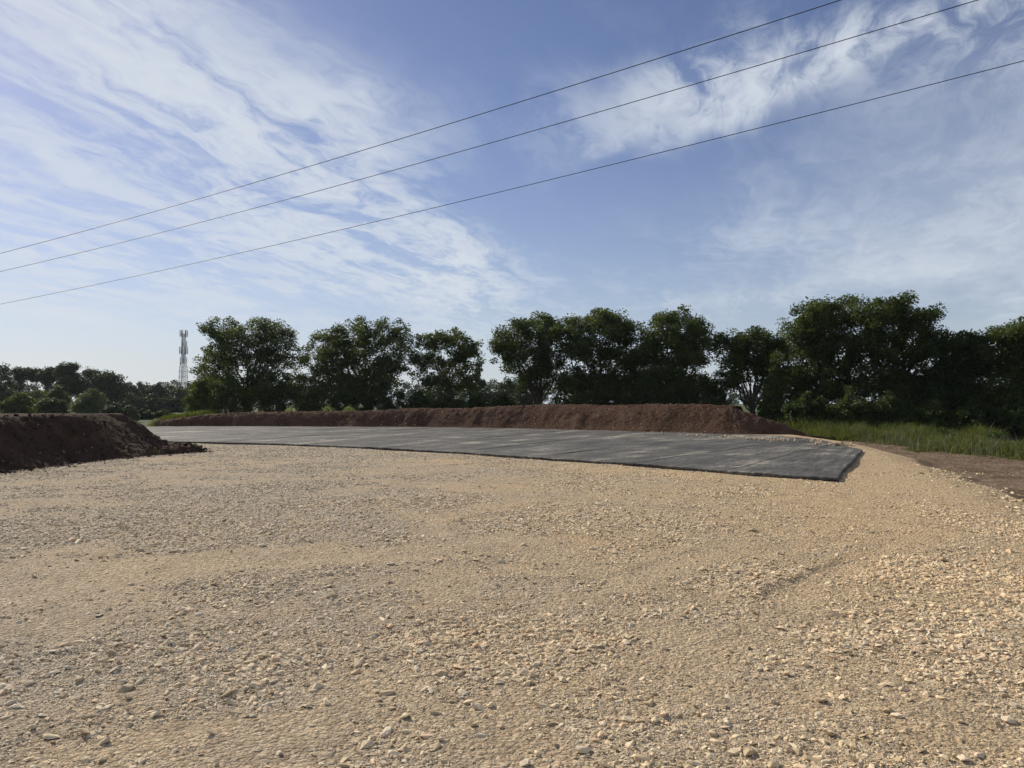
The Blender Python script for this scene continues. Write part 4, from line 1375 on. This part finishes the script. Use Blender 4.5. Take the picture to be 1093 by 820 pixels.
# ------------------------------------------------------------------ telecom mast
def build_mast():
    d = 255.0
    x0 = (195.5 - CX) / F * d
    root = empty('telecom_mast', (x0, d, FIELD_Z))
    tag(root, 'grey steel lattice telecom mast with antennas above the far wood', 'mast')
    zt = EYE + (HOR - 353) / F * d - FIELD_Z     # top
    leg_top = zt - 1.2
    zn = EYE + (HOR - 392) / F * d - FIELD_Z     # above this the tower is a slim column
    def half(z): return 1.25 - 0.35 * z / zn if z <= zn else 0.90 - 0.40 * min(1, (z - zn) / 1.5)
    corners = [(-1, -1), (1, -1), (1, 1), (-1, 1)]
    for cx, cy in corners:
        a = Acc()
        zs = [-0.2, zn, zn + 1.5, leg_top]
        a.tube([(cx * half(max(z, 0)), cy * half(max(z, 0)), z) for z in zs], [0.10, 0.08, 0.08, 0.07], 6)
        a.build('leg', M_steel, root)
    nb = 14
    for f in range(4):
        c0, c1 = corners[f], corners[(f + 1) % 4]
        for k in range(nb):
            z0, z1 = leg_top * k / nb, leg_top * (k + 1) / nb
            a = Acc()
            p = lambda c, z: (c[0] * half(z), c[1] * half(z), z)
            a.tube([p(c0, z0), p(c1, z1)], [0.045, 0.045], 4)
            a.tube([p(c1, z0), p(c0, z1)], [0.045, 0.045], 4)
            a.tube([p(c0, z1), p(c1, z1)], [0.045, 0.045], 4)
            a.build('brace', M_steel, root)
    # cable ladder up the middle of one face
    a = Acc()
    for s in (-0.28, 0.28):
        a.tube([(s * .7, -0.5, 0), (s * .7, -0.35, leg_top)], [0.07, 0.07], 4)
    for k in range(60):
        z = leg_top * k / 60
        a.box((0, -0.5 + 0.15 * k / 60, z), (0.4, 0.06, 0.06))
    a.build('cable_ladder', M_steel, root)
    # antenna rings
    for (py, n, rad, hgt, wid) in ((356, 6, 1.15, 2.1, 0.42), (366.5, 3, 0.95, 1.5, 0.36), (374, 6, 1.25, 2.3, 0.45), (384.5, 4, 1.0, 1.8, 0.35)):
        z = EYE + (HOR - py) / F * d - FIELD_Z
        fr = Acc()
        for k in range(n):
            th = 2 * math.pi * k / n + 0.35
            fr.tube([(0, 0, z), (math.cos(th) * rad, math.sin(th) * rad, z)], [0.05, 0.05], 4)
        fr.build('antenna_frame', M_steel, root)
        for k in range(n):
            th = 2 * math.pi * k / n + 0.35
            a = Acc()
            a.box((math.cos(th) * rad, math.sin(th) * rad, z), (0.2, wid, hgt), th)
            a.tube([(math.cos(th) * rad * .9, math.sin(th) * rad * .9, z - hgt * .6), (math.cos(th) * rad * .9, math.sin(th) * rad * .9, z + hgt * .62)], [0.04, 0.04], 5)
            a.build('panel_antenna', M_panel, root)
    for py, th, r_ in ((379, -1.2, 0.45), (388, -2.0, 0.38), (369.5, -0.6, 0.35)):
        z = EYE + (HOR - py) / F * d - FIELD_Z
        a = Acc()
        dx, dy = math.cos(th), math.sin(th)
        c = np.array([dx * 1.1, dy * 1.1, z])
        ax = np.array([dx, dy, 0])
        a.tube([c - ax * .25, c - ax * .1, c + ax * .05, c + ax * .2, c + ax * .22], [0.06, r_ * .7, r_, r_, 0.02], 14)
        a.build('dish', M_dish, root, True)
    a = Acc()
    a.tube([(0, 0, leg_top - 1), (0, 0, zt + 0.6)], [0.05, 0.02], 5)
    a.build('lightning_rod', M_steel, root)


build_mast()

# ------------------------------------------------------------------ overhead wires
def build_wires():
    # pixels along each wire (photograph); the wires run in parallel vertical planes, the line leaving to the far left
    vp = -870.0
    ang = math.atan2((vp - CX) / F, 1.0)
    D = np.array([math.sin(ang), math.cos(ang)])
    nrm = np.array([D[1], -D[0]])
    data = [
        (15.0, [(0, 268.5), (150, 231), (300, 184), (450, 136), (600, 92), (750, 45), (888, 0)], 'uppermost of three black overhead wires crossing the sky'),
        (16.6, [(0, 288.5), (150, 254), (300, 213), (450, 171), (600, 127), (750, 84), (900, 42), (1033, 0)], 'middle of three black overhead wires crossing the sky'),
        (18.4, [(0, 324), (150, 293.5), (300, 259), (450, 224), (600, 187), (750, 149), (900, 113), (1093, 63)], 'lowest of three black overhead wires crossing the sky'),
    ]
    for p, pix, lab in data:
        S = []; Zs = []
        for px, py in pix:
            ray = np.array([(px - CX) / F, 1.0])
            t = p / (ray @ nrm)
            xy = ray * t
            S.append(xy @ D); Zs.append(EYE + (HOR - py) / F * t)
        co = np.polyfit(S, Zs, 2)
        s = np.linspace(min(S) - 14, max(S) + 40, 60)
        z = np.polyval(co, s)
        pts = np.stack([nrm[0] * p + D[0] * s, nrm[1] * p + D[1] * s, z], -1)
        v, q = tube_np(pts, np.full(len(s), 0.0085), 6)
        o = mesh_np('overhead_wire', v, q, M_wire, True)
        tag(o, lab, 'wire', 'overhead wires')
        print('wire', p, co, min(S), max(S), z.min(), z.max())


build_wires()


# ------------------------------------------------------------------ haze
def build_haze():
    a = Acc()
    a.box((0, 0, 13.5), (3700, 3700, 32.0))
    m = bpy.data.materials.new('haze')
    m.use_nodes = True
    t = m.node_tree
    t.nodes.clear()
    N = NT(t)
    v = N.n('ShaderNodeVolumePrincipled', {'Color': (0.80, 0.88, 0.97, 1), 'Density': 0.00010, 'Anisotropy': 0.3})
    N.n('ShaderNodeOutputMaterial', {'Volume': v.outputs[0]})
    o = a.build('haze', m)
    tag(o, 'thin pale summer haze in the air', 'haze', kind='stuff')


build_haze()
